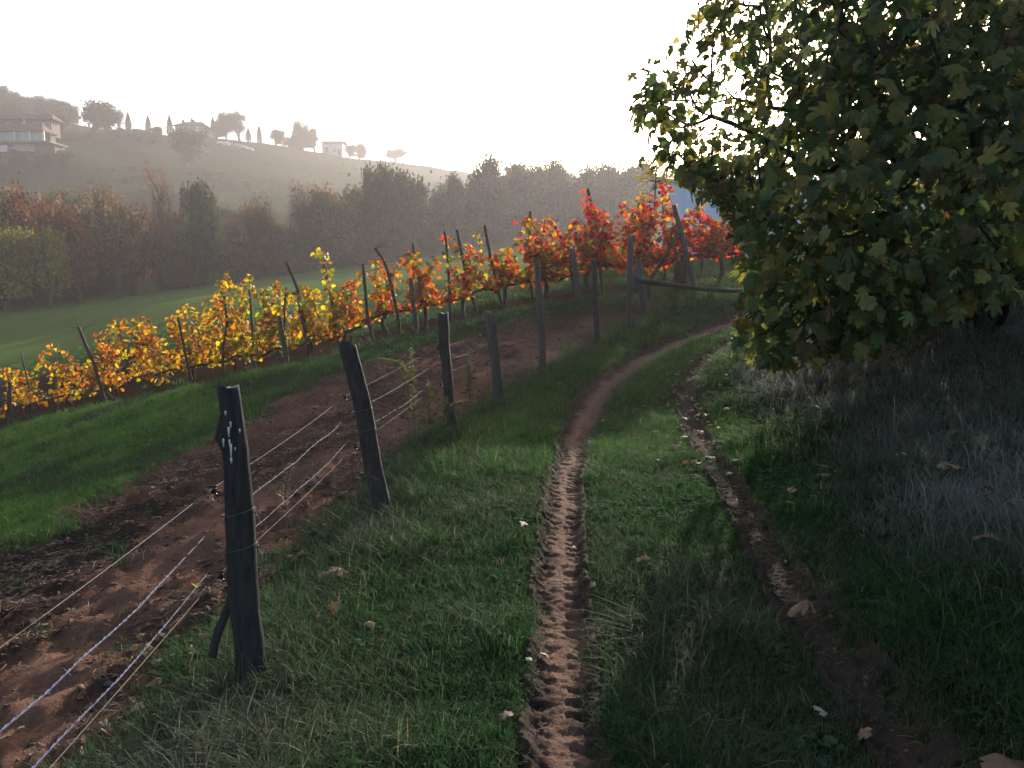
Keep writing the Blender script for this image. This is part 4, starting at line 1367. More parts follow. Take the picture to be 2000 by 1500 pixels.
DKG, OLV, BRN, RUS, TAN, YLW, GRY, DRK = (0.040, 0.058, 0.026), (0.085, 0.100, 0.035), (0.115, 0.065, 0.036), (0.20, 0.082, 0.044), (0.17, 0.110, 0.055), (0.27, 0.23, 0.050), (0.075, 0.072, 0.055), (0.022, 0.028, 0.018)
TREES = [
    # the ridge
    ("tall", 188, 186, 205, 92, DRK, "oak_tree", "broad round dark tree crowning the ridge, largest on the skyline"),
    ("sparse", 246, 203, 215, 28, OLV, "slender_tree", "thin wispy tree just right of the largest skyline tree"),
    ("round2", 243, 246, 208, 30, OLV, "round_shrub", "round olive bush below the thin wispy ridge tree"),
    ("round3", 282, 250, 208, 28, OLV, "round_shrub", "round pale bush between the first two free-standing cypresses"),
    ("round", 311, 256, 206, 32, OLV, "round_shrub", "round pale bush just left of the ochre villa"),
    ("round2", 322, 246, 224, 24, DKG, "dark_shrub", "dark shrub against the skyline left of the villa"),
    ("round3", 372, 246, 186, 60, DKG, "lone_tree", "rounded dark tree standing alone on the slope before the villa"),
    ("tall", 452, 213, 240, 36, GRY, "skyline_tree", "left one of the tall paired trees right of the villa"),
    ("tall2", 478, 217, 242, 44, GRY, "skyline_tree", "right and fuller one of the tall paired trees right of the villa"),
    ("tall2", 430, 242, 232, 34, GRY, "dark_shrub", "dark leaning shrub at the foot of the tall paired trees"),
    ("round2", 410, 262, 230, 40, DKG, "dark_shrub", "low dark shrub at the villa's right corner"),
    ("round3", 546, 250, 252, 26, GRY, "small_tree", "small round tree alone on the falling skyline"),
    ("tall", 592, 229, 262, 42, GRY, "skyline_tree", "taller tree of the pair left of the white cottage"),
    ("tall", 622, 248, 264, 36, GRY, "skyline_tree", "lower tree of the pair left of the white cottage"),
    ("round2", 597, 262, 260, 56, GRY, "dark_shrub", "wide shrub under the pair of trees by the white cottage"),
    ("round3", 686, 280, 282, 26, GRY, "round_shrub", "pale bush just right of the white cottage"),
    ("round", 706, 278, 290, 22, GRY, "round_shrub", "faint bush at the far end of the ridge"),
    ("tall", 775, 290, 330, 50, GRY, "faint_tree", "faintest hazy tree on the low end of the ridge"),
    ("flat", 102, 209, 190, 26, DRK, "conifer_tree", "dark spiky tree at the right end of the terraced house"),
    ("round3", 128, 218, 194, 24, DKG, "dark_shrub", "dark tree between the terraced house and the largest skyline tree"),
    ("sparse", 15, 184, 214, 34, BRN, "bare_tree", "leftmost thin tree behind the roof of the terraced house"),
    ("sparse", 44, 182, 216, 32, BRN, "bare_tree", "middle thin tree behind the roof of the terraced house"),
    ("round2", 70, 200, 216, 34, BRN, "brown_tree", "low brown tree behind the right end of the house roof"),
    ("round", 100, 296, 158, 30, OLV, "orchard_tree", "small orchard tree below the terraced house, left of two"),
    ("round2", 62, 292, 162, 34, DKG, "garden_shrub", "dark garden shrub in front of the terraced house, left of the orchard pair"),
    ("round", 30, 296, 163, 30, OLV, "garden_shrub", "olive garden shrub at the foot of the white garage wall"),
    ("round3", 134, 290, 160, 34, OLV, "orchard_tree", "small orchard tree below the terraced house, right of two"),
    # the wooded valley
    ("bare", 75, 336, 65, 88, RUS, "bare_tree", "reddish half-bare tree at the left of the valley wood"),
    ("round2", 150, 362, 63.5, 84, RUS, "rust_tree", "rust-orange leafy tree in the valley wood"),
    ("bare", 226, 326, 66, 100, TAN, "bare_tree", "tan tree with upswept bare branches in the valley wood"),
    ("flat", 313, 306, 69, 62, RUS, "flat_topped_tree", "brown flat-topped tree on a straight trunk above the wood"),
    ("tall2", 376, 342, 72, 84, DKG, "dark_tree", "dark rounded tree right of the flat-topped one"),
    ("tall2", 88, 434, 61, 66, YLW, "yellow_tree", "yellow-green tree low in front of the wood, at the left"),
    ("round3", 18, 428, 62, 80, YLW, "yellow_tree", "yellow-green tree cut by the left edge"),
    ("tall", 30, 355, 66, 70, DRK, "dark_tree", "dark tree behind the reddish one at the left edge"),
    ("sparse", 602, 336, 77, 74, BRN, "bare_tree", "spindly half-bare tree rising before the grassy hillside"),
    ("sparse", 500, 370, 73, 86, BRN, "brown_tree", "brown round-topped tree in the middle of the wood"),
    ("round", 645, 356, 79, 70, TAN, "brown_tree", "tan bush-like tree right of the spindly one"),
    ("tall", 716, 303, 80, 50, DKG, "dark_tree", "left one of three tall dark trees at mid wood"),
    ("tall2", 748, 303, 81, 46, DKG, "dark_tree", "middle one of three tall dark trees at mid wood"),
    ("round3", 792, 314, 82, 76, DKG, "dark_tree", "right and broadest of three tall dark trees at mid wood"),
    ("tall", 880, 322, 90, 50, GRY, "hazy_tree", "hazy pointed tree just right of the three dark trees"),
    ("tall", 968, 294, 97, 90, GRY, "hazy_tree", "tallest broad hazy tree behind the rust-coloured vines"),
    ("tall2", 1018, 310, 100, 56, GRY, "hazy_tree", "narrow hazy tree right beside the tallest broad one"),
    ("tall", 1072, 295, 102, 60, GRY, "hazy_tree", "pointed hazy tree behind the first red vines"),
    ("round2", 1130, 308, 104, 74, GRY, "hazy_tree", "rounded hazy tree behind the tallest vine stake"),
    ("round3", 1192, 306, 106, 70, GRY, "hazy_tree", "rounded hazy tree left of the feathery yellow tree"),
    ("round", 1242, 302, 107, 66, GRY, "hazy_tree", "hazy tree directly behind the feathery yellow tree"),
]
for t in TREES:
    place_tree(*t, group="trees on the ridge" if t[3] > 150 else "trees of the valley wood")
for u, v, Y, w, lab in [(224, 234, 214, 8, "slim cypress at the right foot of the largest skyline tree"), (265, 219, 218, 9, "tallest cypress, first free-standing one from the large round tree"), (303, 225, 222, 8, "second free-standing cypress from the large round tree"),
                        (344, 224, 236, 9, "cypress rising at the left corner of the ochre villa"), (387, 229, 240, 8, "cypress tip showing above the villa roof"), (427, 228, 240, 9, "cypress at the left side of the tall paired trees"),
                        (515, 244, 246, 8, "lone cypress on the bare skyline right of the paired trees"), (494, 250, 244, 9, "short cypress trunk-like at the right foot of the paired trees")]:
    place_tree("cypress", u, v, Y, w * 1.15, (0.035, 0.045, 0.03), "cypress_tree", lab, "cypresses on the ridge")

# wood as one mass: many trees that cannot be told apart
TINT = {}
def tinted(kind, col):
    """A crown mesh of the given kind with leaves of one colour."""
    if col not in TINT:
        TINT[col] = leaf_mat("wood_leaf", col, trans=0.30, rough=0.7, spec=0.1, var=0.2)
    tv, tf, cv, cf, sh = ARR[kind]
    k = len(cv)
    me = np_mesh("crown", np.vstack([cv, tv]), cf.tolist() + [[i + k for i in f] for f in tf], [TINT[col], M_TRUNK], False, {"shade": np.r_[sh, np.ones(len(tv))]})
    mi = np.zeros(len(me.polygons), np.int32); mi[len(cf):] = 1
    me.polygons.foreach_set("material_index", mi)
    return me

def scatter(name, P, rot, scl, idx, tone, variants, label, cat, origin_col=None):
    """One object that sets instanced copies of the variant meshes on points."""
    me = bpy.data.meshes.new(name)
    me.vertices.add(len(P)); me.vertices.foreach_set("co", np.asarray(P, np.float32).ravel())
    for nm, typ, key, arr in (("rot", 'FLOAT_VECTOR', "vector", rot), ("scl", 'FLOAT_VECTOR', "vector", scl), ("idx", 'INT', "value", idx), ("tone", 'FLOAT', "value", tone)):
        a = me.attributes.new(nm, typ, 'POINT')
        a.data.foreach_set(key, np.asarray(arr, np.int32 if typ == 'INT' else np.float32).ravel())
    o = bpy.data.objects.new(name, me)
    link(o)
    coll = bpy.data.collections.new(name + "_pieces")
    for k, (vm, vc) in enumerate(variants):
        vo = bpy.data.objects.new("%s_piece_%02d" % (name, k), vm)
        vo.color = (*vc, 1)
        coll.objects.link(vo)
    ng = bpy.data.node_groups.new(name + "_scatter", 'GeometryNodeTree')
    ng.interface.new_socket("Geometry", in_out='INPUT', socket_type='NodeSocketGeometry')
    ng.interface.new_socket("Geometry", in_out='OUTPUT', socket_type='NodeSocketGeometry')
    gi, go = ng.nodes.new("NodeGroupInput"), ng.nodes.new("NodeGroupOutput")
    ci = ng.nodes.new("GeometryNodeCollectionInfo")
    ci.inputs["Collection"].default_value = coll
    ci.inputs["Separate Children"].default_value = True
    ci.inputs["Reset Children"].default_value = True
    ip = ng.nodes.new("GeometryNodeInstanceOnPoints")
    ip.inputs["Pick Instance"].default_value = True
    def attr(nm, typ):
        n = ng.nodes.new("GeometryNodeInputNamedAttribute")
        n.data_type = typ
        n.inputs["Name"].default_value = nm
        return n.outputs["Attribute"]
    e2r = ng.nodes.new("FunctionNodeEulerToRotation")
    ng.links.new(attr("rot", 'FLOAT_VECTOR'), e2r.inputs[0])
    ng.links.new(gi.outputs[0], ip.inputs["Points"])
    ng.links.new(ci.outputs[0], ip.inputs["Instance"])
    ng.links.new(attr("idx", 'INT'), ip.inputs["Instance Index"])
    ng.links.new(e2r.outputs[0], ip.inputs["Rotation"])
    ng.links.new(attr("scl", 'FLOAT_VECTOR'), ip.inputs["Scale"])
    ng.links.new(ip.outputs[0], go.inputs[0])
    md = o.modifiers.new("scatter", 'NODES')
    md.node_group = ng
    return tag(o, label, cat, kind="stuff")

WTOP = np.array([(-400, 350), (0, 345), (60, 350), (130, 365), (200, 350), (260, 360), (330, 392), (430, 388), (500, 382), (560, 408), (600, 402), (660, 360), (720, 330), (800, 330), (850, 345), (920, 325), (1000, 312), (1240, 312), (1700, 320), (2200, 330)])
def wood(name, lab, ntree, ylo, yhi, seed, cols, kinds, hmin, ulo=-420, uhi=1750, frac=(0.62, 1.0)):
    r = np.random.default_rng(seed)
    P, R, S, I = [], [], [], []
    var = [(tinted(k, c), c) for k in kinds for c in cols]
    for _ in range(ntree):
        u = r.uniform(ulo, uhi)
        e0 = np.interp(u, [-400, 0, 440, 800, 1000, 1240, 1700], [66, 67, 72, 84, 101, 108, 115])
        Y = e0 + r.uniform(ylo, yhi)
        p = at(u, 500, Y); p[2] = height(p[0], p[1]) - 0.3
        H = (at(u, np.interp(u, WTOP[:, 0], WTOP[:, 1]), Y)[2] - p[2]) * r.uniform(*frac)
        H = min(max(H, hmin), 17)
        i = r.integers(len(var))
        wd = TEMPL[kinds[i // len(cols)]][2]
        W = H * r.uniform(0.24, 0.5) / wd * 0.5 * 1.5
        P.append(p); R.append((0, 0, r.uniform(0, 6.28))); S.append((W, W, H)); I.append(i)
    return scatter(name, P, R, S, I, r.random(len(P)), var, lab, "wood")
wood("valley_forest", "hazy mixed autumn wood filling the valley", 230, 1, 30, 5, [BRN, GRY, DKG, TAN, OLV], ["round", "round2", "sparse", "tall", "bare", "tall2"], 3.0)
wood("wood_edge_shrubbery", "low dark shrubs along the edge of the field", 150, -2, 3, 6, [DKG, GRY, OLV, BRN], ["round", "round2", "round3"], 1.5, frac=(0.12, 0.38))
# farther wooded hill at the upper left
def far_hill():
    r = np.random.default_rng(9)
    P, R, S, I = [], [], [], []
    var = [(tinted(k, GRY), GRY) for k in ("round", "round2", "tall")]
    for _ in range(90):
        u = r.uniform(-350, 150); Y = r.uniform(228, 250)
        p = at(u, 300, Y); p[2] = height(p[0], p[1]) - 0.5
        H = r.uniform(5, 8)
        W = H * 0.9
        P.append(p); R.append((0, 0, r.uniform(0, 6))); S.append((W, W, H)); I.append(r.integers(3))
    scatter("far_woods", P, R, S, I, r.random(len(P)), var, "faint wooded hilltop at the upper left", "wood")
far_hill()
# scrub and hedgerow dots on the hillside
def scrub():
    r = np.random.default_rng(19)
    P, R, S, I = [], [], [], []
    var = [(tinted(k, c), c) for k in ("round2", "round3") for c in (OLV, BRN, TAN)]
    for k in range(130):
        u = r.uniform(-100, 760)
        Y = r.uniform(115, 175) if k < 95 else r.uniform(175, 250)
        p = at(u, 400, Y); p[2] = height(p[0], p[1]) - 0.2
        H = r.uniform(0.7, 2.4) if k < 95 else r.uniform(0.5, 1.3)
        P.append(p); R.append((0, 0, r.uniform(0, 6))); S.append((H * 1.4, H * 1.4, H)); I.append(r.integers(len(var)))
    scatter("hillside_undergrowth", P, R, S, I, r.random(len(P)), var, "low brown scrub dotted over the far grassy slope", "scrub")
scrub()

# feathery yellow tree behind the red vines
def locust():
    r = np.random.default_rng(33)
    b = at(1272, 520, 23.0); b[2] = height(b[0], b[1])
    H = at(1272, 300, 23.0)[2] - b[2]
    root = thing("locust_tree", "feathery yellow-green young tree behind the red vines, left of the shed", "tree", tuple(b))
    g = Geo()
    top = b + [0.1, 0, H]
    tr = curve_pts([b - [0, 0, .1], b + [0.05, 0, H * 0.5], top], 8)
    g.tube(tr, np.linspace(0.05, 0.012, len(tr)), 6)
    P, D = [], []
    for k in range(46):
        f = r.uniform(0.28, 1.0)
        q = tr[int(f * (len(tr) - 1))]
        a = r.uniform(0, 6.28)
        L = (0.95 - 0.55 * f) * r.uniform(0.6, 1.1)
        d = np.array([math.cos(a), math.sin(a), r.uniform(0.05, 0.5)])
        C = curve_pts([q, q + d * L * 0.6, q + d * L + [0, 0, -0.12 * L]], 5)
        g.tube(C, np.linspace(0.012, 0.004, len(C)), 4, cap=False)
        for s in range(5):                         # pinnate fronds
            e = C[r.integers(3, len(C))]
            fd = d * 0.5 + r.normal(0, 0.5, 3) + [0, 0, -0.1]; fd /= np.linalg.norm(fd)
            fl = r.uniform(0.22, 0.36)
            sd = np.cross(fd, [0, 0, 1]); sd /= np.linalg.norm(sd) + 1e-6
            for j in range(9):
                for sg in (-1, 1):
                    P.append(e + fd * fl * (j + 1) / 9); D.append(sd * sg + fd * 0.4 + r.normal(0, 0.1, 3))
    g.build("trunk", M_TRUNK, root)
    P, D = np.array(P), np.array(D)
    n = len(P)
    M = frames(D, r.normal(0, 0.3, (n, 3)) + [0, 0, 1])
    q = np.array([(0, 0, 0), (0.22, 0.5, 0), (0, 1, 0), (-0.22, 0.5, 0)])
    V = (np.einsum('nij,kj->nki', M, q) * r.uniform(0.06, 0.09, n)[:, None, None] + P[:, None]).reshape(-1, 3)
    cols = np.array([(0.34, 0.27, 0.07), (0.24, 0.23, 0.07), (0.40, 0.30, 0.09)])[r.integers(0, 3, n)]
    obj("crown", V, np.arange(n * 4).reshape(-1, 4), M_VINELEAF, root, smooth=False, attrs={"Col": np.repeat(cols, 4, 0)})
locust()

# ---------------------------------------------------------------- buildings
M_PLASTER = plain("ochre_plaster", (0.34, 0.27, 0.19), (0.26, 0.21, 0.15), 1.5, 0.9)
M_PINK = plain("pinkish_plaster", (0.16, 0.12, 0.105), (0.12, 0.09, 0.08), 1.5, 0.9)
M_WHITEW = plain("white_wall", (0.74, 0.72, 0.70), (0.62, 0.60, 0.58), 1.2, 0.9)
M_TILE = plain("old_roof_tile", (0.13, 0.060, 0.050), (0.075, 0.042, 0.038), 4.0, 0.9, bump_d=0.03)
M_PANE = plain("window_pane", (0.03, 0.035, 0.04), (0.05, 0.055, 0.06), 2.0, 0.12, spec=0.6)
M_GLASSY = plain("veranda_glazing", (0.30, 0.34, 0.36), (0.22, 0.25, 0.27), 0.8, 0.25, spec=0.6)
M_SLAB = plain("concrete_slab", (0.22, 0.20, 0.19), (0.15, 0.14, 0.13), 2.0, 0.9)
M_WOODDK = plain("dark_timber", (0.05, 0.035, 0.03), (0.08, 0.055, 0.045), 3.0, 0.8)

def gable_roof(g, x0, x1, y0, y1, z, rise, over=0.4, th=0.18, hip=0.0):
    """Pitched roof with the ridge along x, given thickness."""
    X0, X1, Y0, Y1 = x0 - over, x1 + over, y0 - over, y1 + over
    ym = (y0 + y1) / 2
    V = []
    for dz in (0, th):
        V += [(X0, Y0, z + dz), (X1, Y0, z + dz), (X1 - hip, ym, z + rise + dz), (X0 + hip, ym, z + rise + dz), (X1, Y1, z + dz), (X0, Y1, z + dz)]
    F = [(0, 3, 2, 1), (5, 4, 2, 3), (6, 7, 8, 9), (11, 9, 8, 10), (0, 1, 7, 6), (4, 5, 11, 10), (1, 2, 8, 7), (2, 4, 10, 8), (5, 3, 9, 11), (3, 0, 6, 9)]
    if hip:
        F += [(1, 4, 2), (0, 3, 5)]
        F += [(7, 10, 8), (6, 9, 11)]
    return g.add(V, F)

def window(parent, x, y, z, w, h, frame=M_WHITEW):
    f = Geo()
    t = 0.10
    f.box((x - w / 2 - t, y - 0.10, z - t), (x - w / 2, y + 0.05, z + h + t)).box((x + w / 2, y - 0.10, z - t), (x + w / 2 + t, y + 0.05, z + h + t))
    f.box((x - w / 2, y - 0.10, z - t), (x + w / 2, y + 0.05, z)).box((x - w / 2, y - 0.10, z + h), (x + w / 2, y + 0.05, z + h + t))
    fo = f.build("window", frame, parent, smooth=False)
    pg = Geo().box((x - w / 2, y - 0.05, z), (x + w / 2, y + 0.02, z + h))
    po = obj("pane", pg.V() - np.array(parent.location), pg.f, M_PANE, smooth=False)
    po.parent = fo
    return fo

# ochre villa on the ridge
c = at(373, 270, 230); vz = at(373, 268, 230)[2]
vil = thing("villa", "two-storey ochre villa with a hipped tile roof on the ridge", "house", (c[0], c[1], vz))
x0, x1, y0, y1 = c[0] - 4.3, c[0] + 3.6, c[1], c[1] + 7
zt = at(373, 246, 230)[2]
Geo().box((x0, y0, vz - 2.5), (x1, y1, zt)).build("wall", M_PLASTER, vil, smooth=False)
rf = gable_roof(Geo(), x0, x1, y0, y1, zt, 1.6, 0.5, hip=2.2).build("roof", M_TILE, vil, smooth=False)
for xx in (x0 + 1.2, c[0] - 0.2):
    ch = Geo().box((xx - 0.3, c[1] + 2.6, zt + 0.5), (xx + 0.3, c[1] + 3.2, zt + 2.2))
    co = obj("chimney", ch.V() - np.array(vil.location), ch.f, M_PINK, smooth=False); co.parent = rf
for xx in (c[0] - 2.8, c[0] - 0.4):
    window(vil, xx, y0, vz + 1.6, 0.9, 1.1)
Geo().box((c[0] + 1.4, y0 - 0.12, vz + 1.2), (c[0] + 2.5, y0 + 0.03, vz + 3.0)).build("door", M_WHITEW, vil, smooth=False)

# white cottage farther down the ridge
c = at(650, 292, 272); vz = at(650, 302, 272)[2]
cot = thing("cottage", "small white cottage with a low roof at the ridge end", "house", (c[0], c[1], vz))
x0, x1, y0, y1 = c[0] - 3.6, c[0] + 3.2, c[1], c[1] + 6
zt = at(650, 280, 272)[2]
Geo().box((x0, y0, vz - 2.5), (x1, y1, zt)).build("wall", M_WHITEW, cot, smooth=False)
gable_roof(Geo(), x0, x1, y0, y1, zt, 1.1, 0.5).build("roof", M_TILE, cot, smooth=False)
window(cot, c[0] + 0.6, y0, vz + 0.8, 0.9, 1.5, M_WOODDK)
window(cot, c[0] - 2.0, y0, vz + 1.2, 0.8, 1.0, M_WOODDK)
Geo().box((x1 - 1.6, y0 - 0.12, vz - 0.3), (x1 - 0.5, y0 + 0.03, vz + 1.9)).build("door", M_WOODDK, cot, smooth=False)

# terraced house at the left edge
HY = 168.0
def hx(u): return at(u - 16, 300, HY)[0]
def hz(v): return at(50, v, HY)[2]
ho = at(50, 300, HY)
house = thing("terraced_house", "large terraced house with red roofs and glazed veranda at the left edge", "house", (ho[0], HY, hz(300)))
gq = Geo()
Geo().box((hx(-60), HY + 1.5, hz(310) - 2), (hx(74), HY + 6, hz(279))).build("garage_wall", M_WHITEW, house, smooth=False)
for k in range(17):
    xx = hx(-10) + (hx(74) - hx(-10)) * k / 17
    Geo().box((xx + 0.05, HY + 1.44, hz(299)), (xx + 0.42, HY + 1.499, hz(279) - 0.05)).build("board", M_WHITEW, house, smooth=False)
Geo().box((hx(75), HY + 2.2, hz(310) - 2), (hx(112), HY + 6, hz(279))).build("side_wall", M_PINK, house, smooth=False)
Geo().box((hx(84), HY + 2.1, hz(300)), (hx(94), HY + 2.199, hz(285))).build("door", M_WOODDK, house, smooth=False)
Geo().box((hx(-60), HY - 0.6, hz(278.5)), (hx(118), HY + 6, hz(275.5))).build("terrace_slab", M_SLAB, house, smooth=False)
Geo().box((hx(-60), HY + 3.6, hz(275.3)), (hx(98), HY + 5.4, hz(254))).build("ground_floor_wall", M_PINK, house, smooth=False)
for a, bb in ((-55, -18), (-16, 12), (16, 42), (46, 72), (75, 98)):
    Geo().box((hx(a), HY + 0.9, hz(275.3)), (hx(bb), HY + 1.0, hz(256.5))).build("veranda_pane", M_GLASSY, house, smooth=False)
for uu_ in (14, 44, 73.5, 100):
    Geo().box((hx(uu_) - 0.16, HY + 0.5, hz(275.3)), (hx(uu_) + 0.16, HY + 0.85, hz(255))).build("column", M_WHITEW, house, smooth=False)
gable_roof(Geo(), hx(-60), hx(96), HY + 0.8, HY + 5.1, hz(255.5), hz(237) - hz(255.5), 0.6, hip=1.6).build("veranda_roof", M_TILE, house, smooth=False)
Geo().box((hx(-60), HY + 5.2, hz(256)), (hx(92), HY + 8.5, hz(224))).build("upper_wall", M_PINK, house, smooth=False)
for uu_, w_ in ((38, 0.9), (62, 1.3), (70, 1.2), (84, 1.0), (8, 1.2)):
    window(house, hx(uu_), HY + 5.2, hz(238), w_, hz(230) - hz(238))
Geo().box((hx(42) - 0.15, HY + 4.4, hz(240)), (hx(42) + 0.15, HY + 4.7, hz(222))).build("column", M_WHITEW, house, smooth=False)
gable_roof(Geo(), hx(-60), hx(92), HY + 5.2, HY + 8.5, hz(224), hz(211) - hz(224), 0.8, hip=1.3).build("roof", M_TILE, house, smooth=False)
for a, bb in ((-8, 16), (18, 32)):
    f = Geo().box((hx(a), HY - 0.2, hz(302)), (hx(bb), HY + 0.0, hz(283))).build("shed_door", M_WHITEW, house, smooth=False)
Geo().box((hx(-40), HY - 0.5, hz(283)), (hx(34), HY + 1.4, hz(281.5))).build("shed_roof", M_SLAB, house, smooth=False)

# pale heap of stones on the slope
hb = at(462, 290, 222); hb[2] = height(hb[0], hb[1])
heap = thing("stone_heap", "pale heap of stones on the slope below the paired trees", "stone heap", tuple(hb))
r = np.random.default_rng(3)
M_PALE = plain("pale_stone", (0.70, 0.68, 0.64), (0.5, 0.48, 0.45), 2.0, 0.9)
for k in range(34):
    x = r.uniform(-4.6, 4.6); y = r.normal(0, 0.8)
    s = r.uniform(0.35, 0.85)
    n = 7
    pts = r.normal(0, 1, (14, 3)); pts /= np.linalg.norm(pts, axis=1, keepdims=True)
    zz = float(height(hb[0] + x, hb[1] + y)) + r.uniform(0.1, 0.9) * max(0.2, 1 - abs(x) / 5)
    import bmesh
    bm = bmesh.new()
    for q in pts:
        bm.verts.new(q * s * [1.2, 1, 0.7])
    bmesh.ops.convex_hull(bm, input=bm.verts)
    me = bpy.data.meshes.new("stone"); bm.to_mesh(me); bm.free(); me.materials.append(M_PALE)
    o = bpy.data.objects.new("stone", me); link(o); o.parent = heap
    o.location = (x, y, zz - hb[2])

# pale blue shed behind the fig
M_BLUEWALL = plain("pale_blue_sheet", (0.62, 0.74, 0.92), (0.56, 0.68, 0.87), 1.2, 0.6)
M_GREYROOF = plain("grey_roof_sheet", (0.14, 0.15, 0.17), (0.10, 0.11, 0.13), 2.0, 0.6)
SY = 31.0
sx0, sx1 = at(1297, 400, SY)[0], at(1930, 400, SY)[0]
sz1 = at(1320, 357, SY)[2]
sb = np.array([(sx0 + sx1) / 2, SY, float(height((sx0 + sx1) / 2, SY))])
shed = thing("shed", "pale blue shed with a grey roof, glimpsed through the fig leaves", "shed", tuple(sb))
Geo().box((sx0, SY, sb[2] - 1.2), (sx1, SY + 4.5, sz1)).build("wall", M_BLUEWALL, shed, smooth=False)
nb = 16
for k in range(nb):
    xa = sx0 + (sx1 - sx0) * k / nb
    Geo().box((xa + 0.01, SY - 0.02, sb[2] - 1.2), (xa + (sx1 - sx0) / nb - 0.02, SY - 0.002, sz1 - 0.03)).build("wall_panel", M_BLUEWALL, shed, smooth=False)
gable_roof(Geo(), sx0 + 0.3, sx1, SY, SY + 4.5, sz1 + 0.003, 0.45, 0.15, 0.10).build("roof", M_GREYROOF, shed, smooth=False)

# ---------------------------------------------------------------- grass, clods and litter
def grass_mat(name, green, green2, dryc, trans=0.35):
    m, nt, out = new_mat(name)
    tone = N(nt, "ShaderNodeAttribute", attribute_name="tone", attribute_type='INSTANCER').outputs["Fac"]
    oi = nt.nodes.new("ShaderNodeObjectInfo")
    bl = N(nt, "ShaderNodeAttribute", attribute_name="shade").outputs["Fac"]
    col = mixc(nt, oi.outputs["Random"], green, green2)
    col = mixc(nt, math_n(nt, 'MULTIPLY', tone, -1.0, True), col, (0.10, 0.215, 0.036))  # below zero, tone mixes in a fresher, brighter green in place of light
    col = mixc(nt, math_n(nt, 'MULTIPLY', tone, 1.0, True), col, dryc)
    col = mixc(nt, math_n(nt, 'GREATER_THAN', bl, 0.97), col, (0.20, 0.17, 0.10))
    sc = nt.nodes.new("ShaderNodeVectorMath"); sc.operation = 'SCALE'
    nt.links.new(col, sc.inputs[0]); nt.links.new(math_n(nt, 'ADD', math_n(nt, 'MULTIPLY', bl, 0.7), 0.6), sc.inputs["Scale"])
    p = nt.nodes.new("ShaderNodeBsdfPrincipled")
    p.inputs["Roughness"].default_value = 0.7
    p.inputs["Specular IOR Level"].default_value = 0.08
    t = nt.nodes.new("ShaderNodeBsdfTranslucent")
    mx = nt.nodes.new("ShaderNodeMixShader"); mx.inputs[0].default_value = trans
    nt.links.new(sc.outputs[0], p.inputs["Base Color"]); nt.links.new(sc.outputs[0], t.inputs["Color"])
    nt.links.new(p.outputs[0], mx.inputs[1]); nt.links.new(t.outputs[0], mx.inputs[2])
    nt.links.new(mx.outputs[0], out.inputs[0])
    return m
M_GRASS = grass_mat("meadow_grass", (0.028, 0.082, 0.028), (0.046, 0.108, 0.030), (0.115, 0.112, 0.085), trans=0.45)

M_GRASS_BANK = grass_mat("bank_grass", (0.040, 0.085, 0.040), (0.060, 0.105, 0.048), (0.27, 0.27, 0.245), trans=0.45)
def tuft(seed, n, spread, h, lean, wid, curl=0.5):
    r = np.random.default_rng(seed)
    VV, FF, SS = [], [], []
    k = 0
    for i in range(n):
        a = r.uniform(0, 6.283)
        b = np.array([r.normal(0, spread), r.normal(0, spread), -0.01])
        d = np.array([math.cos(a), math.sin(a), 0])
        H = h * r.uniform(0.45, 1.15)
        ln = lean * r.uniform(0.2, 1.4) * H
        s = np.cross(d, [0, 0, 1]) * wid * r.uniform(0.7, 1.3)
        ts = (0.0, 0.4, 0.75, 1.0)
        for t in ts:
            c = b + d * ln * t ** 1.8 + np.array([0, 0, H * (t - curl * 0.35 * t ** 3)])
            w = (1 - t ** 1.6) * 0.9 + 0.1
            if t < 1:
                VV += [c - s * w, c + s * w]
            else:
                VV += [c]
        FF += [(k, k + 1, k + 3), (k, k + 3, k + 2), (k + 2, k + 3, k + 5), (k + 2, k + 5, k + 4), (k + 4, k + 5, k + 6)]
        SS += [r.random()] * 7
        k += 7
    return np_mesh("tuft", np.array(VV), np.array(FF), M_GRASS, True, {"shade": np.array(SS)})

TUFTS = [tuft(1, 20, 0.035, 0.075, 0.7, 0.0022), tuft(2, 22, 0.045, 0.060, 1.0, 0.0022), tuft(3, 18, 0.04, 0.095, 0.8, 0.0024), tuft(4, 24, 0.05, 0.050, 1.3, 0.0022),
         tuft(5, 20, 0.035, 0.16, 0.9, 0.0022, 0.9), tuft(6, 20, 0.05, 0.13, 1.4, 0.0020, 0.9), tuft(7, 16, 0.04, 0.21, 1.1, 0.0020, 0.8)]
TV = [(m, (1, 1, 1)) for m in TUFTS]
TVB = []
for m in TUFTS:
    mb = m.copy(); mb.materials.clear(); mb.materials.append(M_GRASS_BANK); TVB.append((mb, (1, 1, 1)))

def grass_points(n, seed, a0=-0.80, a1=0.80, y0=1.4, y1=34.0):
    r = np.random.default_rng(seed)
    a = r.uniform(a0, a1, n)
    l = r.uniform(math.log(y0 + C0), math.log(y1 + C0), n)
    y = np.exp(l) - C0
    return a * (y + C0), y, r

FENCE = np.array([b0[:2]] + [p[0][:2] for p in post_axes] + [gb[:2]])
def region(x, y):
    f, _ = seg_dist(x, y, FENCE)
    da, _, db, _ = rut_masks(x, y)
    return f, da, db

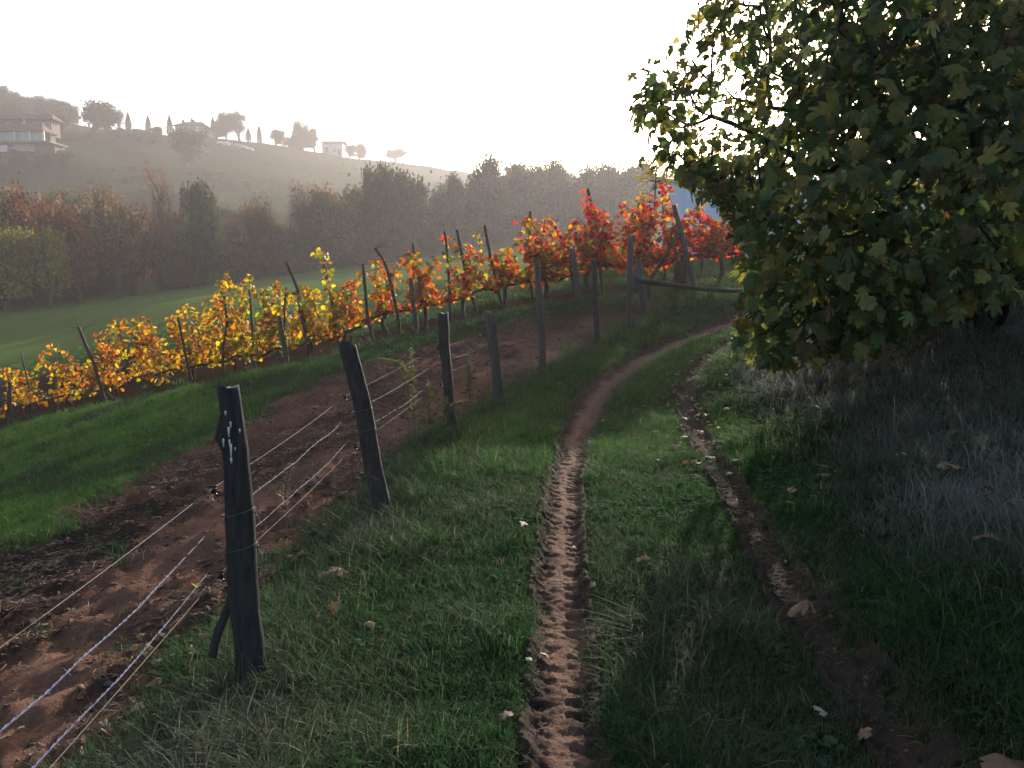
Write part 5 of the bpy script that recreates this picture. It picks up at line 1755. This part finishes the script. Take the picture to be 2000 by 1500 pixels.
def meadow(name, lab, n, seed, select, variants=None):
    x, y, r = grass_points(n, seed)
    f, da, db = region(x, y)
    so = np.clip(soil_mask(x, y) * (1 - 0.15 * r.random(n)), 0, 1)
    ro = row_soil(x, y)
    patch = fbm(x * 1.6, y * 1.6, 3, 81)
    keep = (r.random(n) > np.maximum(so * 1.12, ro * 0.97))
    wa = 0.122 + 0.03 * fbm(x * 3, y * 3, 2, 5) + 0.05 * r.normal(0, 0.5, n)
    wa = wa * (1 + 0.85 * sstep(7.0, 12.0, y))
    keep &= (da > wa * 0.80) | (da < -wa * 1.35)
    wb = np.where(y > 10, 0.11, 0.07) + 0.07 * fbm(x * 1.7, y * 1.7, 3, 6)
    keep &= (np.abs(db) > wb) | (r.random(n) < 0.65)
    keep &= select(x, y, f, da, db)
    x, y, f, da, db, patch = x[keep], y[keep], f[keep], da[keep], db[keep], patch[keep]
    n = len(x)
    z = height(x, y) - 0.10 * sstep(0.185, 0.11, np.abs(da) / (1 + 0.7 * sstep(7.0, 12.0, y))) - 0.07 * sstep(0.14, 0.08, np.abs(db))
    bank = sstep(0.45, 1.3, db) * (db > 0) * (y < 15)
    fence = np.exp(-((f + 0.02) / 0.30) ** 2)
    dryp = fbm(x * 0.7, y * 0.7, 4, 91)
    tone = np.clip(dryp * 0.85 + 0.0 + 0.85 * bank + 0.36 * fence + r.normal(0, 0.16, n), 0, 0.95)
    tone = np.where(f >= -0.3, tone - 0.45 * sstep(5.0, 9.0, y) * (1 - bank), tone)  # verge greener with distance: lifts the vines' shadow through the grass colour
    tone *= np.where((f < -0.3) & (y > 8), 0.75, 1.0)
    tone = np.where((f < -0.3), tone - 1.1 * sstep(-2.5, -6.5, x) * sstep(0.20, -0.15, dryp), tone)  # fresh grass toward the left, its colour brightened to imitate a sunlit band
    long_ = bank * 0.40 + fence * 0.75 + 0.25 * (patch > 0.14)
    idx = np.where(r.random(n) < np.clip(long_, 0, 0.9), r.integers(4, 7, n), r.integers(0, 4, n))
    sc = r.uniform(0.65, 1.25, n) * (1 + 0.020 * y) * (1 + 0.5 * np.clip(patch, -0.4, 0.5))
    near_rut = np.minimum(np.abs(da), np.abs(db))
    sc *= 0.55 + 0.45 * sstep(0.12, 0.40, near_rut)
    S = np.c_[sc * (1 + 0.012 * y), sc * (1 + 0.012 * y), sc * r.uniform(0.8, 1.1, n)]
    R = np.c_[r.normal(0, 0.12, n), r.normal(0, 0.12, n), r.uniform(0, 6.283, n)]
    return scatter(name, np.c_[x, y, z], R, S, idx, tone, variants or TV, lab, "grass")

meadow("verge_grass", "short green grass on the track and verge right of the fence", 150000, 301, lambda x, y, f, da, db: (f >= -0.25) & (db < 0.55))
meadow("bank_grass", "long greyish grass on the shaded bank below the fig tree", 110000, 302, lambda x, y, f, da, db: (db >= 0.55) & (f > -0.25), TVB)
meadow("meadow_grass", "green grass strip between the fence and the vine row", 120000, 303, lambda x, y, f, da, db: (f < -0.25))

# clods on the bare earth
M_CLOD = plain("earth_clod", (0.16, 0.088, 0.063), (0.085, 0.052, 0.040), 25.0, 0.95, bump_d=0.01)
M_CLODD = plain("dark_humus", (0.060, 0.043, 0.035), (0.12, 0.078, 0.060), 25.0, 0.95, bump_d=0.01)
M_STRAW = plain("straw_bit", (0.34, 0.26, 0.17), (0.22, 0.16, 0.11), 30.0, 0.9)
def clod(seed):
    r = np.random.default_rng(seed)
    bm = bmesh.new()
    for q in r.normal(0, 1, (12, 3)):
        bm.verts.new(q / np.linalg.norm(q) * r.uniform(0.45, 1.2) * np.array([1.2, 0.9, 0.5]))
    bmesh.ops.convex_hull(bm, input=bm.verts)
    me = bpy.data.meshes.new("clod"); bm.to_mesh(me); bm.free()
    me.materials.append(M_CLODD if seed % 2 else M_CLOD)
    return me
def straw(seed):
    r = np.random.default_rng(seed)
    V, F = tube(curve_pts([(-1, 0, 0.1), (0, r.normal(0, .2), 0.2), (1, r.normal(0, .3), 0.1)], 3), 0.03, 3)
    return np_mesh("straw", V, F, M_STRAW)
CLODS = [(clod(k), (1, 1, 1)) for k in range(6)] + [(straw(k), (1, 1, 1)) for k in range(3)]
def clods():
    x, y, r = grass_points(420000, 401, -0.80, 0.3, 1.4, 18)
    so = soil_mask(x, y)
    ld, _ = seg_dist(x, y, LANE)
    pr = so * (0.25 + 0.75 * sstep(0.1, 0.5, np.abs(ld) + fbm(x * 2.2, y * 2.2, 3, 71) * 0.35)) * (0.35 + sstep(-0.1, 0.25, fbm(x * 1.1, y * 1.1, 3, 45)))
    k = r.random(len(x)) < pr * 0.8
    x, y = x[k], y[k]; n = len(x)
    z = height(x, y) + soil_mask(x, y) * fbm(x * 5.0, y * 5.0, 4, 41, 0.7) * 0.085
    s = np.exp(r.normal(math.log(0.0062), 0.6, n)).clip(0.002, 0.026) * (1 + 0.09 * y)
    idx = np.where(r.random(n) < 0.16, r.integers(6, 9, n), r.integers(0, 6, n))
    s = np.where(idx >= 6, r.uniform(0.02, 0.06, n), s)
    R = np.c_[r.normal(0, 0.25, n), r.normal(0, 0.25, n), r.uniform(0, 6.28, n)]
    scatter("soil_rubble", np.c_[x, y, z], R, np.c_[s, s, s], idx, r.random(n), CLODS, "crumbled dark soil clods on the trampled strip by the fence", "soil")
    # crumbs beside and in the ruts
    x, y, r = grass_points(60000, 402, -0.2, 0.6, 1.4, 16)
    da, _, db, _ = rut_masks(x, y)
    pr = np.exp(-((da + 0.16) / 0.07) ** 2) * 0.9 + np.exp(-((da - 0.15) / 0.05) ** 2) * 0.25 + np.exp(-(db / 0.14) ** 2) * 0.6
    k = r.random(len(x)) < pr
    x, y, da, db = x[k], y[k], da[k], db[k]; n = len(x)
    z = height(x, y) - 0.03 * sstep(0.2, 0.1, np.abs(da)) - 0.03 * sstep(0.2, 0.1, np.abs(db))
    s = np.exp(r.normal(math.log(0.007), 0.5, n)).clip(0.003, 0.022)
    idx = np.where(r.random(n) < 0.10, r.integers(6, 9, n), r.integers(0, 6, n))
    s = np.where(idx >= 6, r.uniform(0.012, 0.035, n), s)
    scatter("rut_dirt", np.c_[x, y, z], np.c_[r.normal(0, .25, n), r.normal(0, .25, n), r.uniform(0, 6.28, n)], np.c_[s, s, s], idx, r.random(n), CLODS, "loose crumbs of earth thrown up along the wheel ruts", "dirt")
clods()

# fallen leaves: small ones as litter, the larger ones singly
M_DRYLEAF = leaf_mat("dry_fallen_leaf", 'attr', trans=0.15, rough=0.7, var=0.3)
DRYPAL = [(0.20, 0.12, 0.07), (0.13, 0.08, 0.05), (0.30, 0.20, 0.11), (0.26, 0.21, 0.14), (0.20, 0.16, 0.12)]
def litter():
    var = []
    for k in range(4):
        for c in DRYPAL:
            tv, tf = FIG_T[k] if k % 2 else VINE_T[k // 2]
            tv = tv.copy(); tv[:, 2] *= 1.8
            var.append((np_mesh("dry_leaf", tv, tf, M_DRYLEAF, False, {"Col": np.tile(np.array(c), (len(tv), 1))}), (1, 1, 1)))
    x, y, r = grass_points(26000, 411, -0.7, 0.75, 1.5, 17)
    f, da, db = region(x, y)
    pr = 0.55 * np.exp(-((f + 0.35) / 0.40) ** 2) * sstep(7, 3, y) + 0.50 * np.exp(-(db / 0.35) ** 2) * sstep(5.5, 8, y) + 0.16 * (db > 0.3) * sstep(5, 8, y) + 0.012 + 0.05 * (db > 0.5)
    k = r.random(len(x)) < pr * 0.8
    x, y = x[k], y[k]; n = len(x)
    z = height(x, y) + r.uniform(0.0, 0.045, n)
    s = r.uniform(0.03, 0.075, n)
    R = np.c_[r.normal(0, 0.45, n), r.normal(0, 0.45, n), r.uniform(0, 6.28, n)]
    scatter("leaf_litter", np.c_[x, y, z], R, np.c_[s, s, s], r.integers(0, len(var), n), r.random(n), var, "small dry brown leaves littering the verge and the right rut", "leaf litter")
litter()

def fallen(u, v, size, tpl, col, lab, tilt=0.3, yaw=0.0, grp=None, lift=0.03):
    p = ground_at(u, v); p[2] = float(height(p[0], p[1])) + lift
    me = single_leaf_mesh("dry", FIG_T, tpl, col, M_DRYLEAF)
    o = bpy.data.objects.new("fallen_leaf", me); link(o)
    o.location = p; o.rotation_euler = (tilt, 0.15, yaw); o.scale = (size, size, size * 1.5)
    tag(o, lab, "leaf", grp)
fallen(1600, 1188, 0.13, 2, DRYPAL[0], "curled brown leaf standing up in the darker right rut", 0.5, 2.0)
fallen(1620, 1405, 0.055, 0, (0.27, 0.26, 0.20), "pale crumpled leaf at the edge of the darker rut, near the bottom", 0.5, 0.7)
fallen(1985, 1065, 0.14, 1, DRYPAL[2], "tan leaf at the right edge, on the dry bank", 0.3, 1.0)
fallen(1960, 1475, 0.16, 1, DRYPAL[0], "brown leaf in the bottom right corner", 0.2, 2.6)
fallen(1345, 1285, 0.055, 3, (0.25, 0.33, 0.12), "small green leaf lying on the turf between the ruts", 0.2, 0.4)
fallen(1432, 1450, 0.06, 3, (0.22, 0.30, 0.06), "small yellow-green leaf low on the turf, near the bottom", 0.2, 1.4)
fallen(640, 1135, 0.13, 1, DRYPAL[2], "tan dry leaf left one of the pair in the grass by the second post", 0.3, 0.3)
fallen(690, 1128, 0.13, 0, DRYPAL[0], "brown dry leaf right one of the pair in the grass by the second post", 0.4, 1.2)
fallen(1035, 1297, 0.035, 1, (0.34, 0.33, 0.30), "small whitish leaf beside the pale rut", 0.3, 0.2)
fallen(390, 1160, 0.06, 3, (0.45, 0.32, 0.05), "small yellow leaf on the soil left of the front post", 0.2, 0.9)
fallen(405, 1262, 0.08, 0, (0.30, 0.10, 0.04), "rusty orange leaf on the soil behind the front post", 0.3, 0.5)
r = np.random.default_rng(88)
for k, (u, v) in enumerate([(1308, 805), (1360, 806), (1322, 815), (1370, 814), (1335, 835), (1345, 858), (1290, 848), (1262, 795), (1250, 765), (1365, 790), (1280, 780), (1400, 870), (1385, 900), (1330, 775), (1420, 935)]):
    fallen(u, v, r.uniform(0.05, 0.085), int(r.integers(4)), [(0.27, 0.23, 0.18), (0.20, 0.15, 0.10), (0.15, 0.105, 0.07)][k % 3], "pale dry leaf scattered over the upper part of the darker rut", r.normal(0, .3), r.uniform(0, 6), "pale leaves on the upper darker rut")
for k in range(12):
    u, v = r.uniform(1520, 1980), r.uniform(760, 1010)
    fallen(u, v, r.uniform(0.07, 0.12), int(r.integers(4)), DRYPAL[k % 5], "dry brown leaf fallen on the bank below the fig tree", r.normal(0, .3), r.uniform(0, 6), "dry leaves on the bank", 0.07)
for k in range(10):
    u, v = r.uniform(200, 440), r.uniform(1180, 1420)
    fallen(u, v, r.uniform(0.05, 0.09), int(r.integers(4)), DRYPAL[k % 5], "dry leaf on the soil under the wires left of the front post", r.normal(0, .3), r.uniform(0, 6), "dry leaves under the wires", 0.03)

# low broad-leaved plants in the turf
M_ROSETTE = leaf_mat("turf_weed_leaf", 'attr', trans=0.3, rough=0.8, spec=0.03, var=0.2)
def rosettes():
    var = []
    for k, c in enumerate([(0.045, 0.095, 0.040), (0.060, 0.110, 0.045), (0.040, 0.080, 0.045)]):
        r = np.random.default_rng(k)
        n = 9
        tv, tf = VINE_T[k]
        a = r.uniform(0, 6.28, n)
        M = frames(np.c_[np.cos(a), np.sin(a), r.uniform(0.1, 0.7, n)], np.tile([0.0, 0, 1.0], (n, 1)) + r.normal(0, 0.2, (n, 3)))
        P = np.c_[r.normal(0, 0.25, n), r.normal(0, 0.25, n), r.uniform(0.2, 0.9, n)]
        V, F, C = leaf_cloud([(tv, tf)], P, M, r.uniform(0.5, 1.0, n), np.tile(np.array(c), (n, 1)) * r.uniform(0.8, 1.2, (n, 1)), np.zeros(n, int))
        var.append((np_mesh("rosette", V, F, M_ROSETTE, False, {"Col": C}), (1, 1, 1)))
    x, y, r = grass_points(30000, 431, -0.5, 0.75, 1.5, 14)
    f, da, db = region(x, y)
    pr = (sstep(0.05, 0.22, fbm(x * 1.4, y * 1.4, 3, 101)) * 0.5 + 0.03) * (np.abs(da) > 0.22) * (np.abs(db) > 0.2) * (f > -0.5)
    k = r.random(len(x)) < pr
    x, y = x[k], y[k]; n = len(x)
    s = r.uniform(0.018, 0.042, n)
    scatter("clover_weeds", np.c_[x, y, height(x, y)], np.c_[r.normal(0, .1, n), r.normal(0, .1, n), r.uniform(0, 6.28, n)], np.c_[s, s, s], r.integers(0, 3, n), r.random(n), var, "patches of small broad-leaved weeds among the grass", "weeds")
rosettes()

# tall weeds along the fence
M_WEED = leaf_mat("weed_leaf", 'attr', trans=0.35, var=0.2)
def weed(u, vb, vt, lab, col, side=None, lush=1.0, seed=0):
    r = np.random.default_rng(900 + seed)
    b = ground_at(u, vb); b[2] = float(height(b[0], b[1]))
    H = at(u, vt, b[1])[2] - b[2]
    root = thing("tall_weed", lab, "weed", tuple(b), "tall weeds along the fence")
    stems = [curve_pts([b, b + [r.normal(0, .02), 0, H * 0.5], b + [r.normal(0, .04), 0, H]], 8)]
    if side:
        q = stems[0][10]
        stems.append(curve_pts([q, q + [side * 0.12, 0, H * 0.20], q + [side * 0.32, 0, H * 0.26]], 6))
    g = Geo()
    P, D, S = [], [], []
    for C in stems:
        g.tube(C, np.linspace(0.007, 0.003, len(C)), 5)
        Rr = resample(C, 0.012)
        for k, q in enumerate(Rr):
            f = k / len(Rr)
            if f < 0.30 and len(stems) and C is stems[0]:
                if r.random() < 0.75:
                    continue
            for j in range(int(5 * lush)):
                a = r.uniform(0, 6.28)
                P.append(q); D.append([math.cos(a), math.sin(a), r.uniform(0.0, 0.9)]); S.append(r.uniform(0.04, 0.085) * (1.1 - 0.45 * f))
    g.build("stem", M_CANE, root)
    P, D, S = np.array(P), np.array(D, float), np.array(S)
    n = len(P)
    M = frames(D, r.normal(0, 0.3, (n, 3)) + [0, 0, 1])
    q = np.array([(0, 0, 0), (0.11, 0.45, 0.03), (0, 1, -0.1), (-0.11, 0.45, 0.03)])
    V = (np.einsum('nij,kj->nki', M, q) * S[:, None, None] + P[:, None]).reshape(-1, 3)
    C = np.repeat(np.array(col) * r.uniform(0.7, 1.2, (n, 1)), 4, axis=0)
    o = obj("foliage", V, np.arange(n * 4).reshape(-1, 4), M_WEED, root, smooth=False, attrs={"Col": C}); o["kind"] = "stuff"
weed(812, 868, 680, "tallest feathery weed between the second and third fence posts", (0.17, 0.19, 0.08), -1, 1.3, 1)
weed(838, 872, 742, "shorter bushy weed just left of the third fence post", (0.15, 0.16, 0.075), None, 1.3, 2)
weed(868, 860, 775, "low weed at the foot of the third fence post", (0.18, 0.18, 0.08), 1, 1.2, 3)
weed(920, 822, 682, "feathery upright weed between the third and fourth fence posts", (0.12, 0.15, 0.065), None, 1.3, 4)
weed(565, 1030, 905, "thin pale seed-headed weed behind the front post", (0.32, 0.24, 0.17), None, 0.6, 5)
weed(950, 810, 740, "small weed beside the fourth fence post", (0.15, 0.14, 0.07), None, 0.9, 6)

# thin dead stalks along the wires
def stalks():
    r = np.random.default_rng(71)
    g = Geo()
    for _ in range(170):
        k = r.uniform(0.8, len(FENCE) - 1.02)
        i = int(k)
        p = FENCE[i] + (FENCE[i + 1] - FENCE[i]) * (k - i) + [r.normal(0.02, 0.16), r.normal(0, 0.08)]
        z = float(height(p[0], p[1]))
        H = r.uniform(0.15, 0.5)
        b = np.array([p[0], p[1], z - 0.02])
        e = b + [r.normal(0, 0.07), r.normal(0, 0.07), H]
        g.tube(curve_pts([b, (b + e) / 2 + r.normal(0, 0.015, 3), e], 3), np.linspace(0.0026, 0.0012, 7), 3, cap=False)
        for j in range(r.integers(0, 4)):
            q = b + (e - b) * r.uniform(0.5, 1.0)
            g.tube([q, q + [r.normal(0, .05), r.normal(0, .05), r.uniform(0, .06)]], 0.001, 3, cap=False)
    o = g.build("dead_stalk_weeds", plain("dead_stalk", (0.14, 0.10, 0.075), (0.09, 0.065, 0.05), 20, 0.9))
    tag(o, "thin dead brown stalks standing along the wire fence", "weeds", kind="stuff")
stalks()

# reddish dead fern clump on the soil
def fern(u, v, w, lab):
    r = np.random.default_rng(u)
    b = ground_at(u, v); b[2] = float(height(b[0], b[1]))
    root = thing("dead_weed", lab, "weed", tuple(b))
    g = Geo()
    for _ in range(26):
        e = b + [r.normal(0, w), r.normal(0, w * 0.5), r.uniform(0.04, 0.22)]
        s = b + [r.normal(0, w * 0.5), r.normal(0, w * 0.3), 0]
        C = curve_pts([s, (s + e) / 2 + [0, 0, 0.05], e], 5)
        g.tube(C, np.linspace(0.004, 0.0015, len(C)), 4)
        for q in C[3:]:
            for sg in (-1, 1):
                g.tube([q, q + [sg * r.uniform(.01, .04), r.normal(0, .02), r.normal(0, .015)]], 0.0015, 3, cap=False)
    g.build("frond", plain("dead_frond", (0.20, 0.095, 0.065), (0.12, 0.065, 0.05), 20, 0.9), root)
fern(185, 1030, 0.22, "reddish clump of dead weeds on the soil at the left")
fern(265, 1000, 0.10, "small sprig of dead weed right of the reddish clump")

# ---------------------------------------------------------------- haze
hz_g = Geo().box((-1000, -12, -30), (1000, 700, 74))
hm, hnt, hout = new_mat("valley_haze")
pv = hnt.nodes.new("ShaderNodeVolumePrincipled")
pv.inputs["Color"].default_value = (0.77, 0.735, 0.75, 1)
pv.inputs["Density"].default_value = HAZE_DENSITY
pv.inputs["Anisotropy"].default_value = 0.47
hnt.links.new(pv.outputs[0], hout.inputs["Volume"])
tag(hz_g.build("haze", hm, smooth=False), "thin autumn haze filling the valley", "haze", kind="stuff")
